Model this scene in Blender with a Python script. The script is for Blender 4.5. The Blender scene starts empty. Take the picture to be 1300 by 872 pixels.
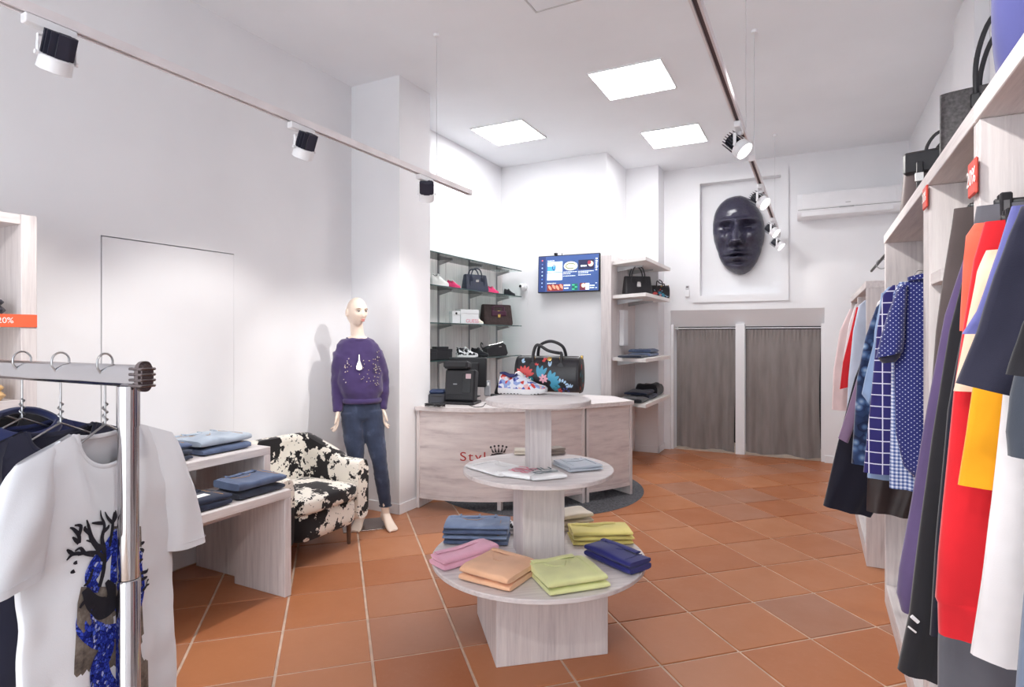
import bpy, math, random
import numpy as np
from mathutils import Vector, Matrix, noise
random.seed(7)
sc = bpy.context.scene
COL = sc.collection
PI = math.pi

# ------------------------------------------------------------------ camera
F, CX, HY, EYE, YAW = 748.0, 650.0, 427.0, 1.45, math.radians(27.2)
ca, sa = math.cos(YAW), math.sin(YAW)
cam_d = bpy.data.cameras.new('camera')
cam = bpy.data.objects.new('camera', cam_d)
COL.objects.link(cam)
cam.location = (0, 0, EYE)
cam.rotation_euler = (math.radians(90), 0, YAW)
cam_d.sensor_width = 36
cam_d.lens = 36 * F / 1300
cam_d.shift_y = -(436 - HY) / 1300
cam_d.clip_start = .02
sc.camera = cam

# ------------------------------------------------------------------ world (daylight through the open shop front behind the camera)
w = bpy.data.worlds.new('daylight')
sc.world = w
w.use_nodes = True
w.node_tree.nodes['Background'].inputs[0].default_value = (.90, .95, 1, 1)
w.node_tree.nodes['Background'].inputs[1].default_value = 2.75
sc.view_settings.view_transform = 'Standard'
sc.view_settings.look = 'None'
sc.view_settings.gamma = 1
sc.view_settings.use_curve_mapping = False
sc.view_settings.exposure = 0.45
PANEL_EMIT = 18.0
SPOT_W = 30.0

# ------------------------------------------------------------------ helpers
def ray(px, py):
    u = (px - CX) / F
    return Vector((u * ca - sa, u * sa + ca, -(py - HY) / F))
EYEV = Vector((0, 0, EYE))
def onZ(px, py, z=0): d = ray(px, py); return EYEV + d * ((z - EYE) / d.z)
def onX(px, py, x): d = ray(px, py); return EYEV + d * (x / d.x)
def onY(px, py, y): d = ray(px, py); return EYEV + d * (y / d.y)

def lin(c):
    c = c / 255
    return c / 12.92 if c <= .04045 else ((c + .055) / 1.055) ** 2.4
def rgb(c): return (lin(c[0]), lin(c[1]), lin(c[2]), 1)

class NT:
    """small node helper"""
    def __init__(s, name):
        s.m = bpy.data.materials.new(name); s.m.use_nodes = True
        s.t = s.m.node_tree; s.n = s.t.nodes; s.bs = s.n['Principled BSDF']
        s.co = None
    def new(s, typ, **kw):
        n = s.n.new(typ)
        for k, v in kw.items(): setattr(n, k, v)
        return n
    def link(s, a, b): s.t.links.new(a, b)
    def coord(s, scale=(1, 1, 1), rot=(0, 0, 0), kind='Object'):
        tc = s.new('ShaderNodeTexCoord'); mp = s.new('ShaderNodeMapping')
        mp.inputs['Scale'].default_value = scale; mp.inputs['Rotation'].default_value = rot
        s.link(tc.outputs[kind], mp.inputs[0]); return mp.outputs[0]
    def noise(s, co, scale, detail=3, rough=.5):
        n = s.new('ShaderNodeTexNoise'); n.inputs['Scale'].default_value = scale
        n.inputs['Detail'].default_value = detail; n.inputs['Roughness'].default_value = rough
        s.link(co, n.inputs['Vector']); return n.outputs['Fac']
    def voro(s, co, scale, feature='F1', out='Distance'):
        n = s.new('ShaderNodeTexVoronoi'); n.feature = feature; n.inputs['Scale'].default_value = scale
        s.link(co, n.inputs['Vector']); return n.outputs[out]
    def ramp(s, fac, stops, interp='LINEAR'):
        r = s.new('ShaderNodeValToRGB'); r.color_ramp.interpolation = interp
        e = r.color_ramp.elements
        while len(e) < len(stops): e.new(.5)
        for el, (p, c) in zip(e, stops): el.position = p; el.color = rgb(c)
        s.link(fac, r.inputs[0]); return r.outputs[0]
    def math(s, op, a, b=None, c=None):
        n = s.new('ShaderNodeMath', operation=op)
        for i, v in enumerate((a, b, c)):
            if v is None: continue
            if isinstance(v, (int, float)): n.inputs[i].default_value = v
            else: s.link(v, n.inputs[i])
        return n.outputs[0]
    def mix(s, fac, a, b, mode='MIX'):
        n = s.new('ShaderNodeMix', data_type='RGBA', blend_type=mode)
        for i, v in ((0, fac), (6, a), (7, b)):
            if isinstance(v, (int, float)): n.inputs[i].default_value = v
            elif isinstance(v, tuple): n.inputs[i].default_value = v if len(v) == 4 else rgb(v)
            else: s.link(v, n.inputs[i])
        return n.outputs[2]
    def xyz(s, co):
        n = s.new('ShaderNodeSeparateXYZ'); s.link(co, n.inputs[0]); return n.outputs
    def color(s, c): s.link(c, s.bs.inputs['Base Color'])
    def bump(s, h, strength=.2, dist=.002):
        b = s.new('ShaderNodeBump'); b.inputs['Strength'].default_value = strength
        b.inputs['Distance'].default_value = dist
        s.link(h, b.inputs['Height']); s.link(b.outputs[0], s.bs.inputs['Normal'])
    def set(s, rough=.5, metal=0, spec=.5, sheen=0):
        i = s.bs.inputs
        i['Roughness'].default_value = rough; i['Metallic'].default_value = metal
        i['Specular IOR Level'].default_value = spec; i['Sheen Weight'].default_value = sheen

MATS = {}
def plain(name, c, rough=.5, metal=0, spec=.5, var=.04, vs=6, bump=0, bs=80, sheen=0):
    """one colour with slight tonal variation and optional fine relief"""
    if name in MATS: return MATS[name]
    t = NT(name); co = t.coord()
    f = t.noise(co, vs, 3)
    k = lambda q: tuple(max(0, min(255, v * q)) for v in c)
    t.color(t.ramp(f, [(.3, k(1 - var)), (.7, k(1 + var))]))
    if bump: t.bump(t.noise(co, bs, 2), bump)
    t.set(rough, metal, spec, sheen)
    MATS[name] = t.m; return t.m
def emit(name, c, strength):
    if name in MATS: return MATS[name]
    t = NT(name); t.bs.inputs['Base Color'].default_value = rgb(c)
    t.bs.inputs['Emission Color'].default_value = rgb(c); t.bs.inputs['Emission Strength'].default_value = strength
    MATS[name] = t.m; return t.m
def wood(axis='x', tone=(229, 222, 221)):
    name = 'bleached_wood_' + axis
    if name in MATS: return MATS[name]
    t = NT(name)
    sc_ = {'x': (1.2, 22, 22), 'y': (22, 1.2, 22), 'z': (22, 22, 1.2)}[axis]
    co = t.coord(sc_)
    a = t.noise(co, 2.2, 6, .65)
    k = lambda q, d=0: tuple(v * q - d for v in tone)
    base = t.ramp(a, [(.25, (196, 187, 188)), (.42, (218, 211, 211)), (.55, k(1)), (.75, (238, 233, 231))])
    fine = t.noise(t.coord(tuple(v * 6 for v in sc_)), 2.5, 3, .6)
    base = t.mix(t.math('MULTIPLY', fine, .35), base, (196, 186, 188))
    kn = t.noise(t.coord(tuple(v * .55 + .8 for v in sc_)), 1.5, 2, .4)
    base = t.mix(t.ramp(kn, [(.68, (0, 0, 0)), (.78, (150, 150, 150))]), base, (150, 140, 140))
    t.color(base); t.bump(a, .12, .002); t.set(.55, 0, .3)
    MATS[name] = t.m; return t.m
def denim(name, c1, c2, worn=(150, 170, 195)):
    if name in MATS: return MATS[name]
    t = NT(name); co = t.coord()
    a = t.noise(co, 9, 4); b = t.noise(t.coord((1, 1, 1)), 420, 1)
    col = t.ramp(a, [(.3, c1), (.6, c2), (.8, worn)])
    col = t.mix(t.math('MULTIPLY', b, .35), col, tuple(min(255, v * 1.15 + 16) for v in c2))
    t.color(col); t.bump(b, .25, .001); t.set(.85, 0, .2, .2)
    MATS[name] = t.m; return t.m
def fabric(name, c, var=.07, rough=.9, sheen=.3):
    if name in MATS: return MATS[name]
    t = NT(name); co = t.coord()
    k = lambda q: tuple(max(0, min(255, v * q)) for v in c)
    t.color(t.ramp(t.noise(co, 5, 3), [(.3, k(1 - var)), (.7, k(1 + var))]))
    t.bump(t.noise(co, 500, 1), .2, .001); t.set(rough, 0, .2, sheen)
    MATS[name] = t.m; return t.m

class MB:
    """mesh buffer: shapes are added, then linked as one object"""
    def __init__(s): s.v = []; s.f = []; s.m = []; s.mi = 0
    def add(s, vs, fs, M=None):
        o = len(s.v)
        if M is not None: vs = [tuple(M @ Vector(p)) for p in vs]
        s.v += [tuple(p) for p in vs]; s.f += [tuple(i + o for i in f) for f in fs]
        s.m += [s.mi] * len(fs); return s
    def box(s, x0, x1, y0, y1, z0, z1, M=None):
        return s.add([(x0, y0, z0), (x1, y0, z0), (x1, y1, z0), (x0, y1, z0), (x0, y0, z1), (x1, y0, z1), (x1, y1, z1), (x0, y1, z1)],
                     [(0, 3, 2, 1), (4, 5, 6, 7), (0, 1, 5, 4), (1, 2, 6, 5), (2, 3, 7, 6), (3, 0, 4, 7)], M)
    def rbox(s, x0, x1, y0, y1, z0, z1, b=.004, M=None):
        """box with chamfered edges"""
        c = ((x0 + x1) / 2, (y0 + y1) / 2, (z0 + z1) / 2); h = ((x1 - x0) / 2, (y1 - y0) / 2, (z1 - z0) / 2)
        b = min(b, .49 * 2 * min(h)); vs = []; ix = {}
        for sx in (-1, 1):
            for sy in (-1, 1):
                for sz in (-1, 1):
                    for ax in range(3):
                        p = [sx * h[0], sy * h[1], sz * h[2]]; sg = (sx, sy, sz)
                        for q in range(3):
                            if q != ax: p[q] -= sg[q] * b
                        ix[(sx, sy, sz, ax)] = len(vs); vs.append(tuple(c[q] + p[q] for q in range(3)))
        fs = []
        for ax in range(3):
            o = [q for q in range(3) if q != ax]
            for sg in (-1, 1):
                f = []
                for a_, b_ in ((-1, -1), (1, -1), (1, 1), (-1, 1)):
                    k = [0, 0, 0]; k[ax] = sg; k[o[0]] = a_; k[o[1]] = b_; f.append(ix[(*k, ax)])
                fs.append(f)
            for a_ in (-1, 1):
                for b_ in (-1, 1):
                    f = []
                    for e, q in ((-1, o[0]), (1, o[0]), (1, o[1]), (-1, o[1])):
                        k = [0, 0, 0]; k[ax] = e; k[o[0]] = a_; k[o[1]] = b_; f.append(ix[(*k, q)])
                    fs.append(f)
        for sx in (-1, 1):
            for sy in (-1, 1):
                for sz in (-1, 1): fs.append([ix[(sx, sy, sz, a)] for a in range(3)])
        cc = Vector(c); out = []
        for f in fs:
            p = [Vector(vs[i]) for i in f]; n = (p[1] - p[0]).cross(p[2] - p[0])
            mid = sum(p, Vector()) / len(p)
            out.append(tuple(f) if n.dot(mid - cc) > 0 else tuple(reversed(f)))
        return s.add(vs, out, M)
    def loft(s, rings, cap=True, closed=True, M=None, loop=False):
        n = len(rings[0]); vs = [p for r in rings for p in r]; fs = []
        R = len(rings)
        for i in range(R if loop else R - 1):
            a = i * n; b = ((i + 1) % R) * n
            for k in range(n if closed else n - 1):
                k2 = (k + 1) % n
                fs.append((a + k, a + k2, b + k2, b + k))
        if cap and not loop:
            fs.append(tuple(reversed(range(n)))); fs.append(tuple(range((R - 1) * n, R * n)))
        return s.add(vs, fs, M)
    def tube(s, path, r, n=10, cap=True, M=None, flat=1.0, up=None, loop=False):
        P = [Vector(p) for p in path]; rings = []
        rs = r if isinstance(r, (list, tuple)) else [r] * len(P)
        prev = None
        for i, p in enumerate(P):
            if loop: d = P[(i + 1) % len(P)] - P[i - 1]
            else: d = (P[min(i + 1, len(P) - 1)] - P[max(i - 1, 0)])
            d.normalize()
            if up is not None: a = Vector(up).cross(d)
            elif prev is None: a = d.cross(Vector((0, 0, 1)) if abs(d.z) < .9 else Vector((1, 0, 0)))
            else: a = prev - d * prev.dot(d)
            if a.length < 1e-6: a = d.cross(Vector((0, 1, 0)))
            a.normalize(); prev = a; b = d.cross(a)
            rings.append([tuple(p + (a * math.cos(2 * PI * k / n) + b * math.sin(2 * PI * k / n) * flat) * rs[i]) for k in range(n)])
        return s.loft(rings, cap, True, M, loop)
    def cyl(s, p0, p1, r, n=16, r1=None, M=None):
        return s.tube([p0, p1], [r, r if r1 is None else r1], n, True, M)
    def lathe(s, prof, n=32, M=None, ax='z'):
        rings = []
        for r, z in prof:
            rr = max(r, 1e-5)
            rings.append([(rr * math.cos(2 * PI * k / n), rr * math.sin(2 * PI * k / n), z) for k in range(n)])
        return s.loft(rings, True, True, M)
    def prism(s, poly, z0, z1, M=None):
        n = len(poly)
        a = sum(poly[i][0] * poly[(i + 1) % n][1] - poly[(i + 1) % n][0] * poly[i][1] for i in range(n))
        if a < 0: poly = list(reversed(poly))
        return s.loft([[(x, y, z0) for x, y in poly], [(x, y, z1) for x, y in poly]], True, True, M)
    def ball(s, c, r, nu=14, nv=9, M=None):
        r = r if isinstance(r, (list, tuple)) else (r, r, r)
        rings = []
        for j in range(nv + 1):
            t = -PI / 2 + PI * j / nv; q = max(math.cos(t), 1e-4)
            rings.append([(c[0] + r[0] * q * math.cos(2 * PI * k / nu), c[1] + r[1] * q * math.sin(2 * PI * k / nu), c[2] + r[2] * math.sin(t)) for k in range(nu)])
        return s.loft(rings, True, True, M)
    def grid(s, fn, nu, nv, M=None, flip=False):
        vs = [fn(i / nu, j / nv) for j in range(nv + 1) for i in range(nu + 1)]; fs = []
        for j in range(nv):
            for i in range(nu):
                a = j * (nu + 1) + i; f = (a, a + 1, a + nu + 2, a + nu + 1)
                fs.append(tuple(reversed(f)) if flip else f)
        return s.add(vs, fs, M)
    def sheet(s, fn, nu, nv, th, M=None):
        """closed thin cloth: fn gives the face, thickness goes along its normal"""
        e = 1e-3
        def nrm(u, v):
            p = Vector(fn(u, v)); a = Vector(fn(min(u + e, 1), v)) - Vector(fn(max(u - e, 0), v)); b = Vector(fn(u, min(v + e, 1))) - Vector(fn(u, max(v - e, 0)))
            n = a.cross(b); n.normalize(); return p, n
        top, bot = [], []
        for j in range(nv + 1):
            for i in range(nu + 1):
                p, n = nrm(i / nu, j / nv); top.append(tuple(p + n * th / 2)); bot.append(tuple(p - n * th / 2))
        N = len(top); fs = []
        for j in range(nv):
            for i in range(nu):
                a = j * (nu + 1) + i; f = (a, a + 1, a + nu + 2, a + nu + 1)
                fs.append(f); fs.append(tuple(N + q for q in reversed(f)))
        edge = [i for i in range(nu + 1)] + [j * (nu + 1) + nu for j in range(1, nv + 1)] + [nv * (nu + 1) + i for i in range(nu - 1, -1, -1)] + [j * (nu + 1) for j in range(nv - 1, 0, -1)]
        for k in range(len(edge)):
            a, b = edge[k], edge[(k + 1) % len(edge)]; fs.append((b, a, N + a, N + b))
        return s.add(top + bot, fs, M)
    def build(s, name, mat, parent=None, smooth=None, loc=None):
        me = bpy.data.meshes.new(name); me.from_pydata(s.v, [], s.f)
        for m in (mat if isinstance(mat, (list, tuple)) else [mat]): me.materials.append(m)
        if any(s.m): me.polygons.foreach_set('material_index', s.m)
        if smooth:
            me.polygons.foreach_set('use_smooth', [True] * len(me.polygons))
            me.update(); me.set_sharp_from_angle(angle=math.radians(smooth))
        me.update()
        o = bpy.data.objects.new(name, me); COL.objects.link(o)
        if parent: o.parent = parent
        if loc: o.location = loc
        return o

def tag(o, label, cat, group=None):
    o['label'] = label; o['category'] = cat
    if group: o['group'] = group
    return o
def thing(name, label, cat, loc=(0, 0, 0), rz=0, group=None):
    o = bpy.data.objects.new(name, None); COL.objects.link(o); o.empty_display_size = .05
    o.location = loc; o.rotation_euler = (0, 0, rz); return tag(o, label, cat, group)
def struct(o): o['kind'] = 'structure'; return o
def copy_tree(o, parent=None, loc=None, rz=None, label=None):
    c = o.copy(); COL.objects.link(c); c.parent = parent
    if loc is not None: c.location = loc
    if rz is not None: c.rotation_euler = (0, 0, rz)
    if label: c['label'] = label
    for ch in list(o.children): copy_tree(ch, c)
    return c
def T(*p): return Matrix.Translation(p)
def RX(a): return Matrix.Rotation(a, 4, 'X')
def RY(a): return Matrix.Rotation(a, 4, 'Y')
def RZ(a): return Matrix.Rotation(a, 4, 'Z')
def spow(v, p): return math.copysign(abs(v) ** p, v)
def nz(x, y=0, z=0): return noise.noise(Vector((x, y, z)))
def lerp(a, b, t): return a + (b - a) * t
def smooth_path(pts, n=6):
    """Catmull-Rom through points"""
    P = [Vector(p) for p in pts]; out = []
    for i in range(len(P) - 1):
        p0 = P[max(i - 1, 0)]; p1 = P[i]; p2 = P[i + 1]; p3 = P[min(i + 2, len(P) - 1)]
        for k in range(n):
            t = k / n
            out.append(.5 * ((2 * p1) + (p2 - p0) * t + (2 * p0 - 5 * p1 + 4 * p2 - p3) * t * t + (3 * p1 - p0 - 3 * p2 + p3) * t ** 3))
    out.append(P[-1]); return out
def text_obj(name, s, size, mat, parent, M, extrude=.0008, font_scale=(1, 1)):
    c = bpy.data.curves.new(name, 'FONT'); c.body = s; c.size = size; c.extrude = extrude; c.align_x = 'CENTER'; c.align_y = 'CENTER'
    tmp = bpy.data.objects.new(name + '_tmp', c); COL.objects.link(tmp)
    dg = bpy.context.evaluated_depsgraph_get(); me = bpy.data.meshes.new_from_object(tmp.evaluated_get(dg))
    bpy.data.objects.remove(tmp); me.transform(M @ Matrix.Diagonal((font_scale[0], font_scale[1], 1, 1)))
    me.materials.clear(); me.materials.append(mat)
    o = bpy.data.objects.new(name, me); COL.objects.link(o); o.parent = parent; return o

# ------------------------------------------------------------------ materials of the shell
M_wall = plain('white_plaster', (238, 238, 241), .75, 0, .25, .012, 1.5, .05, 60)
M_ceil = plain('ceiling_plaster', (242, 244, 248), .85, 0, .2, .012, 1.2, .04, 50)
M_dark = plain('dark_shade', (30, 28, 30), .9)  # near-black that paints shade: door gap and unlit changing room
M_white = plain('white_lacquer', (240, 240, 243), .35, 0, .5, .01)
M_black = plain('black_plastic', (28, 28, 33), .45, 0, .5, .08)
M_chrome = plain('chrome', (200, 198, 200), .12, 1, .5, .02)
M_steel = plain('brushed_steel', (176, 176, 178), .3, 1, .5, .05)
M_gold = plain('gold_metal', (214, 178, 110), .25, 1, .5, .03)
M_grout = plain('grout', (208, 184, 166), .9, 0, .2, .08, 12, .2, 90)
def tile_mat():
    t = NT('terracotta'); co = t.coord()
    oi = t.new('ShaderNodeObjectInfo')
    geo = t.new('ShaderNodeNewGeometry')
    tone = t.ramp(oi.outputs['Random'], [(0, (172, 106, 68)), (.3, (184, 118, 78)), (.6, (190, 126, 86)), (.85, (176, 122, 94)), (1, (166, 118, 94))])
    n1 = t.noise(geo.outputs['Position'], 2.3, 5, .6); n2 = t.noise(geo.outputs['Position'], 34, 4, .6)
    c = t.mix(t.ramp(n1, [(.3, (0, 0, 0)), (.8, (120, 120, 120))]), tone, (158, 94, 60))
    c = t.mix(t.ramp(n2, [(.5, (0, 0, 0)), (.8, (110, 110, 110))]), c, (196, 138, 110))
    t.color(c); t.bump(n2, .12, .003); t.set(.42, 0, .4)
    r = t.ramp(n1, [(.3, (150, 150, 150)), (.75, (190, 190, 190))]); t.link(r, t.bs.inputs['Roughness'])
    return t.m
M_tile = tile_mat()

# ------------------------------------------------------------------ floor with single tiles
XL, XR, YF, YB, CE = -3.52, .91, -2.3, 7.66, 3.58
def bx(name, mat, *a, parent=None): return MB().box(*a).build(name, mat, parent)
floor = struct(bx('floor', M_grout, XL - .12, XR + .12, YF, 8.7, -.12, -.005))
S, TH = .406, math.radians(16.7)
OU, OV = -1.2088 * EYE, 2.462 * EYE
def cam2w(u, v): return (u * ca - v * sa, u * sa + v * ca)
def tile_xy(c, r): return cam2w(OU + S * (c * math.cos(TH) + r * math.sin(TH)), OV + S * (c * math.sin(TH) - r * math.cos(TH)))
def clip(poly, ax, lim, keep_less):
    out = []
    for i in range(len(poly)):
        a, b = poly[i - 1], poly[i]
        ia = (a[ax] <= lim) == keep_less; ib = (b[ax] <= lim) == keep_less
        if ia != ib:
            t = (lim - a[ax]) / (b[ax] - a[ax]); out.append(tuple(lerp(a[q], b[q], t) for q in range(2)))
        if ib: out.append(b)
    return out
g = .006
q = S - g * 2
ang = TH + YAW
def tile_mesh(poly, name='tile'):
    m = MB(); b = .003; n = len(poly)
    cx_ = sum(p[0] for p in poly) / n; cy_ = sum(p[1] for p in poly) / n
    top = [(cx_ + (x - cx_) * .988, cy_ + (y - cy_) * .988, 0) for x, y in poly]
    m.loft([[(x, y, -.012) for x, y in poly], [(x, y, -b) for x, y in poly], top]); return m
full = None
nt = 0
for c in range(-22, 34):
    for r in range(-24, 16):
        cs = [tile_xy(c, r), tile_xy(c + 1, r), tile_xy(c + 1, r + 1), tile_xy(c, r + 1)]
        mx = sum(p[0] for p in cs) / 4; my = sum(p[1] for p in cs) / 4
        if my < .75 or my > 8.0 or mx < XL - .3 or mx > XR + .3: continue
        if mx > .45 + .3: continue                       # under the right-hand shelving
        poly = [(mx + (p[0] - mx) * q / S, my + (p[1] - my) * q / S) for p in cs]
        if sum(poly[i][0] * poly[(i + 1) % 4][1] - poly[(i + 1) % 4][0] * poly[i][1] for i in range(4)) < 0: poly.reverse()
        cl = poly
        for ax, lim, less in ((0, XL, False), (0, XR, True), (1, 7.74, True)):
            cl = clip(cl, ax, lim, less)
            if len(cl) < 3: break
        if len(cl) < 3: continue
        if any(abs(a[0] - b[0]) + abs(a[1] - b[1]) > 1e-6 for a, b in zip(cl, poly)) or len(cl) != 4:
            o = tile_mesh([(x - mx, y - my) for x, y in cl]).build('tile', M_tile, floor)
        elif full is None:
            o = full = tile_mesh([(x - mx, y - my) for x, y in cl]).build('tile', M_tile, floor)
        else:
            o = full.copy(); COL.objects.link(o)
        o.parent = floor; o.location = (mx, my, random.uniform(-.0008, .0006)); nt += 1

# ------------------------------------------------------------------ walls, ceiling
struct(bx('ceiling', M_ceil, XL - .12, XR + .12, YF, 8.7, CE, CE + .12))
m = MB()
DY0, DY1, DZ = 1.862, 2.704, 2.012
m.box(XL - .12, XL, YF, DY0, 0, CE).box(XL - .12, XL, DY1, 6.6, 0, CE).box(XL - .12, XL, DY0, DY1, DZ, CE)
struct(m.build('wall_left', M_wall))
d = struct(bx('door_1', M_wall, XL - .05, XL, DY0 + .007, DY1 - .0015, .004, DZ - .006))
bx('door_gap_shade', M_dark, XL - .12, XL - .06, DY0 - .0, DY1, 0, DZ, parent=d)  # dark backing box, paints the shade seen in the door gap
struct(bx('wall_pillar', M_wall, XL, -3.01, 3.85, 4.28, 0, CE))
struct(bx('wall_back_left', M_wall, XL - .12, -2.14, 6.56, 8.7, 0, CE))
struct(bx('wall_pilaster', M_wall, -2.14, -1.73, 7.34, 8.7, 0, CE))
OX0, OX1, OZ, NX0, NX1, NZ0, NZ1 = -1.65, .10, 1.60, -1.28, -.36, 1.96, 3.36
m = MB()
m.box(-1.73, OX0, YB, 8.0, 0, OZ + .18).box(OX1, XR, YB, 8.0, 0, OZ + .18)
m.box(-1.73, NX0, YB, 8.0, OZ + .18, CE).box(NX1, XR, YB, 8.0, OZ + .18, CE)
m.box(NX0, NX1, YB, 8.0, OZ + .18, NZ0).box(NX0, NX1, YB, 8.0, NZ1, CE).box(NX0, NX1, YB + .11, 8.0, NZ0, NZ1)
m.add([(OX0, YB, 1.78), (OX1, YB, 1.78), (OX1, 7.80, 1.575), (OX0, 7.80, 1.575), (OX0, 8, 1.78), (OX1, 8, 1.78), (OX1, 8, 1.575), (OX0, 8, 1.575)],
      [(0, 3, 2, 1), (0, 1, 5, 4), (3, 7, 6, 2), (4, 5, 6, 7), (0, 4, 7, 3), (1, 2, 6, 5)])
m.box(-.87, -.765, 7.72, 7.86, 0, 1.60).box(OX0, OX0 + .03, 7.70, 7.95, 0, 1.6).box(OX1 - .035, OX1, 7.70, 7.95, 0, 1.6)
struct(m.build('wall_back', M_wall))
struct(bx('wall_changing_room', M_dark, -2.0, .6, 8.55, 8.6, 0, 1.9))  # wall coloured dark to stand for the unlit room behind the curtains
m = MB()
m.box(XR, XR + .12, YF, 8.7, 0, CE)
struct(m.build('wall_right', M_wall))
struct(bx('wall_right_pier', M_wall, XR - .07, XR, 4.35, 4.95, 0, CE))
m = MB()
m.box(XL - .12, XR + .12, YF - .12, YF, 3.0, CE).box(XL - .12, XL + .25, YF - .12, YF, 0, 3.0).box(XR - .25, XR + .12, YF - .12, YF, 0, 3.0)
struct(m.build('wall_front', M_wall))
win = MB()
for x in (XL + .25, -1.75, -.7, XR - .31): win.box(x, x + .06, YF - .09, YF - .03, 0, 3.0)
win.box(XL + .25, XR - .25, YF - .09, YF - .03, 2.2, 2.26)
struct(win.build('window_1', M_steel))
# niche surround
m = MB(); t_ = .085
for a in ((NX0 - t_, NX0, NZ0 - t_, NZ1 + t_), (NX1, NX1 + t_, NZ0 - t_, NZ1 + t_), (NX0, NX1, NZ1, NZ1 + t_), (NX0, NX1, NZ0 - t_, NZ0)):
    m.box(a[0], a[1], YB - .022, YB, a[2], a[3])
struct(m.build('trim_1', M_wall))
# skirting
bb = lambda n, *a: struct(MB().rbox(*a, .003).build(n, M_wall))
bb('baseboard_left', XL, XL + .012, YF, DY0 - .02, 0, .08)
bb('baseboard_left', XL, XL + .012, DY1 + .02, 3.85, 0, .08)
m = MB().rbox(XL, -3.0, 3.838, 3.85, 0, .085, .003).rbox(-3.01, -2.998, 3.838, 4.28, 0, .085, .003)
struct(m.build('baseboard_pillar', M_wall))
m = MB().rbox(-2.14, -1.718, 7.328, 7.34, 0, .085, .003).rbox(-1.73, -1.718, 7.328, 7.66, 0, .085, .003)
struct(m.build('baseboard_pilaster', M_wall))
bb('baseboard_back', OX1 + .0, XR, YB - .012, YB, 0, .085)
# ceiling access hatch
hp = onZ(680, 16, CE)
h = thing('ceiling_hatch', 'flush white access hatch in the ceiling', 'hatch', (hp.x + .30, hp.y - .30, CE))
m = MB()
for a in ((-.30, .30, .288, .30), (-.30, .30, -.30, -.288), (-.30, -.288, -.3, .3), (.288, .30, -.3, .3)): m.box(*a, -.004, .001)
m.build('frame', plain('hatch_grey', (206, 206, 208), .6), h)
MB().box(-.284, .284, -.284, .284, -.003, .001).build('panel', M_ceil, h)

# ------------------------------------------------------------------ ceiling light panels
M_em = emit('led_diffuser', (255, 255, 255), PANEL_EMIT)
for (x0, x1, y0, y1), lb in zip(((-1.63, -1.055, 4.53, 5.105), (-3.13, -2.56, 5.18, 5.755), (-1.61, -1.04, 6.08, 6.655)),
        ('square ceiling light panel above the sales counter, closest to the ceiling hatch', 'square ceiling light panel closest to the glass shelves', 'square ceiling light panel closest to the mask niche')):
    o = thing('ceiling_light', lb, 'ceiling light', ((x0 + x1) / 2, (y0 + y1) / 2, CE), 0, 'square ceiling light panels')
    hx = (x1 - x0) / 2
    MB().box(-hx, hx, -hx, hx, -.006, -.001).build('diffuser', M_em, o)
    m = MB(); e = hx + .012
    for a in ((-e, e, hx, e), (-e, e, -e, -hx), (-e, -hx, -hx, hx), (hx, e, -hx, hx)): m.box(*a, -.012, 0)
    m.build('frame', M_white, o)

# ------------------------------------------------------------------ lighting tracks and spotlights
M_trk = plain('white_track', (232, 226, 228), .4)
M_slot = plain('track_slot', (92, 78, 82), .6)
def track(label, x, y0, y1, z, wires):
    o = thing('lighting_track', label, 'track', (x, y0, z), 0, 'suspended lighting tracks')
    L = y1 - y0
    m = MB(); m.box(-.018, .018, 0, L, .006, .018); m.box(-.018, -.009, 0, L, -.018, .006); m.box(.009, .018, 0, L, -.018, .006)
    m.build('rail', M_trk, o)
    MB().box(-.0088, .0088, .002, L - .002, -.008, .0055).build('slot', M_slot, o)
    for e in (-.008, L): MB().rbox(-.019, .019, e, e + .008, -.019, .019, .002).build('end_cap', M_trk, o)
    for wy in wires:
        MB().cyl((0, wy - y0, .018), (0, wy - y0, CE - z), .0022, 6).build('suspension_wire', plain('wire_grey', (205, 205, 208), .4), o)
        MB().lathe([(.022, CE - z - .02), (.022, CE - z), ], 16, T(0, wy - y0, 0)).build('ceiling_cup', M_white, o)
    return o
LTX, LTZ, RTX, RTZ = -2.37, 2.56, -.375, 2.64
track('white lighting track running along the plain wall with the flush door', LTX, -.6, 3.90, LTZ, (.9, 3.45))
track('lighting track carrying one spotlight, over the aisle beside the clothes shelving', RTX, -.6, 3.99, RTZ, (.6, 3.86))
track('short lighting track carrying three spotlights in front of the mask', RTX, 4.24, 7.56, RTZ, (4.42, 6.8))
M_lens = emit('spot_lens', (255, 252, 246), 9)
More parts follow.
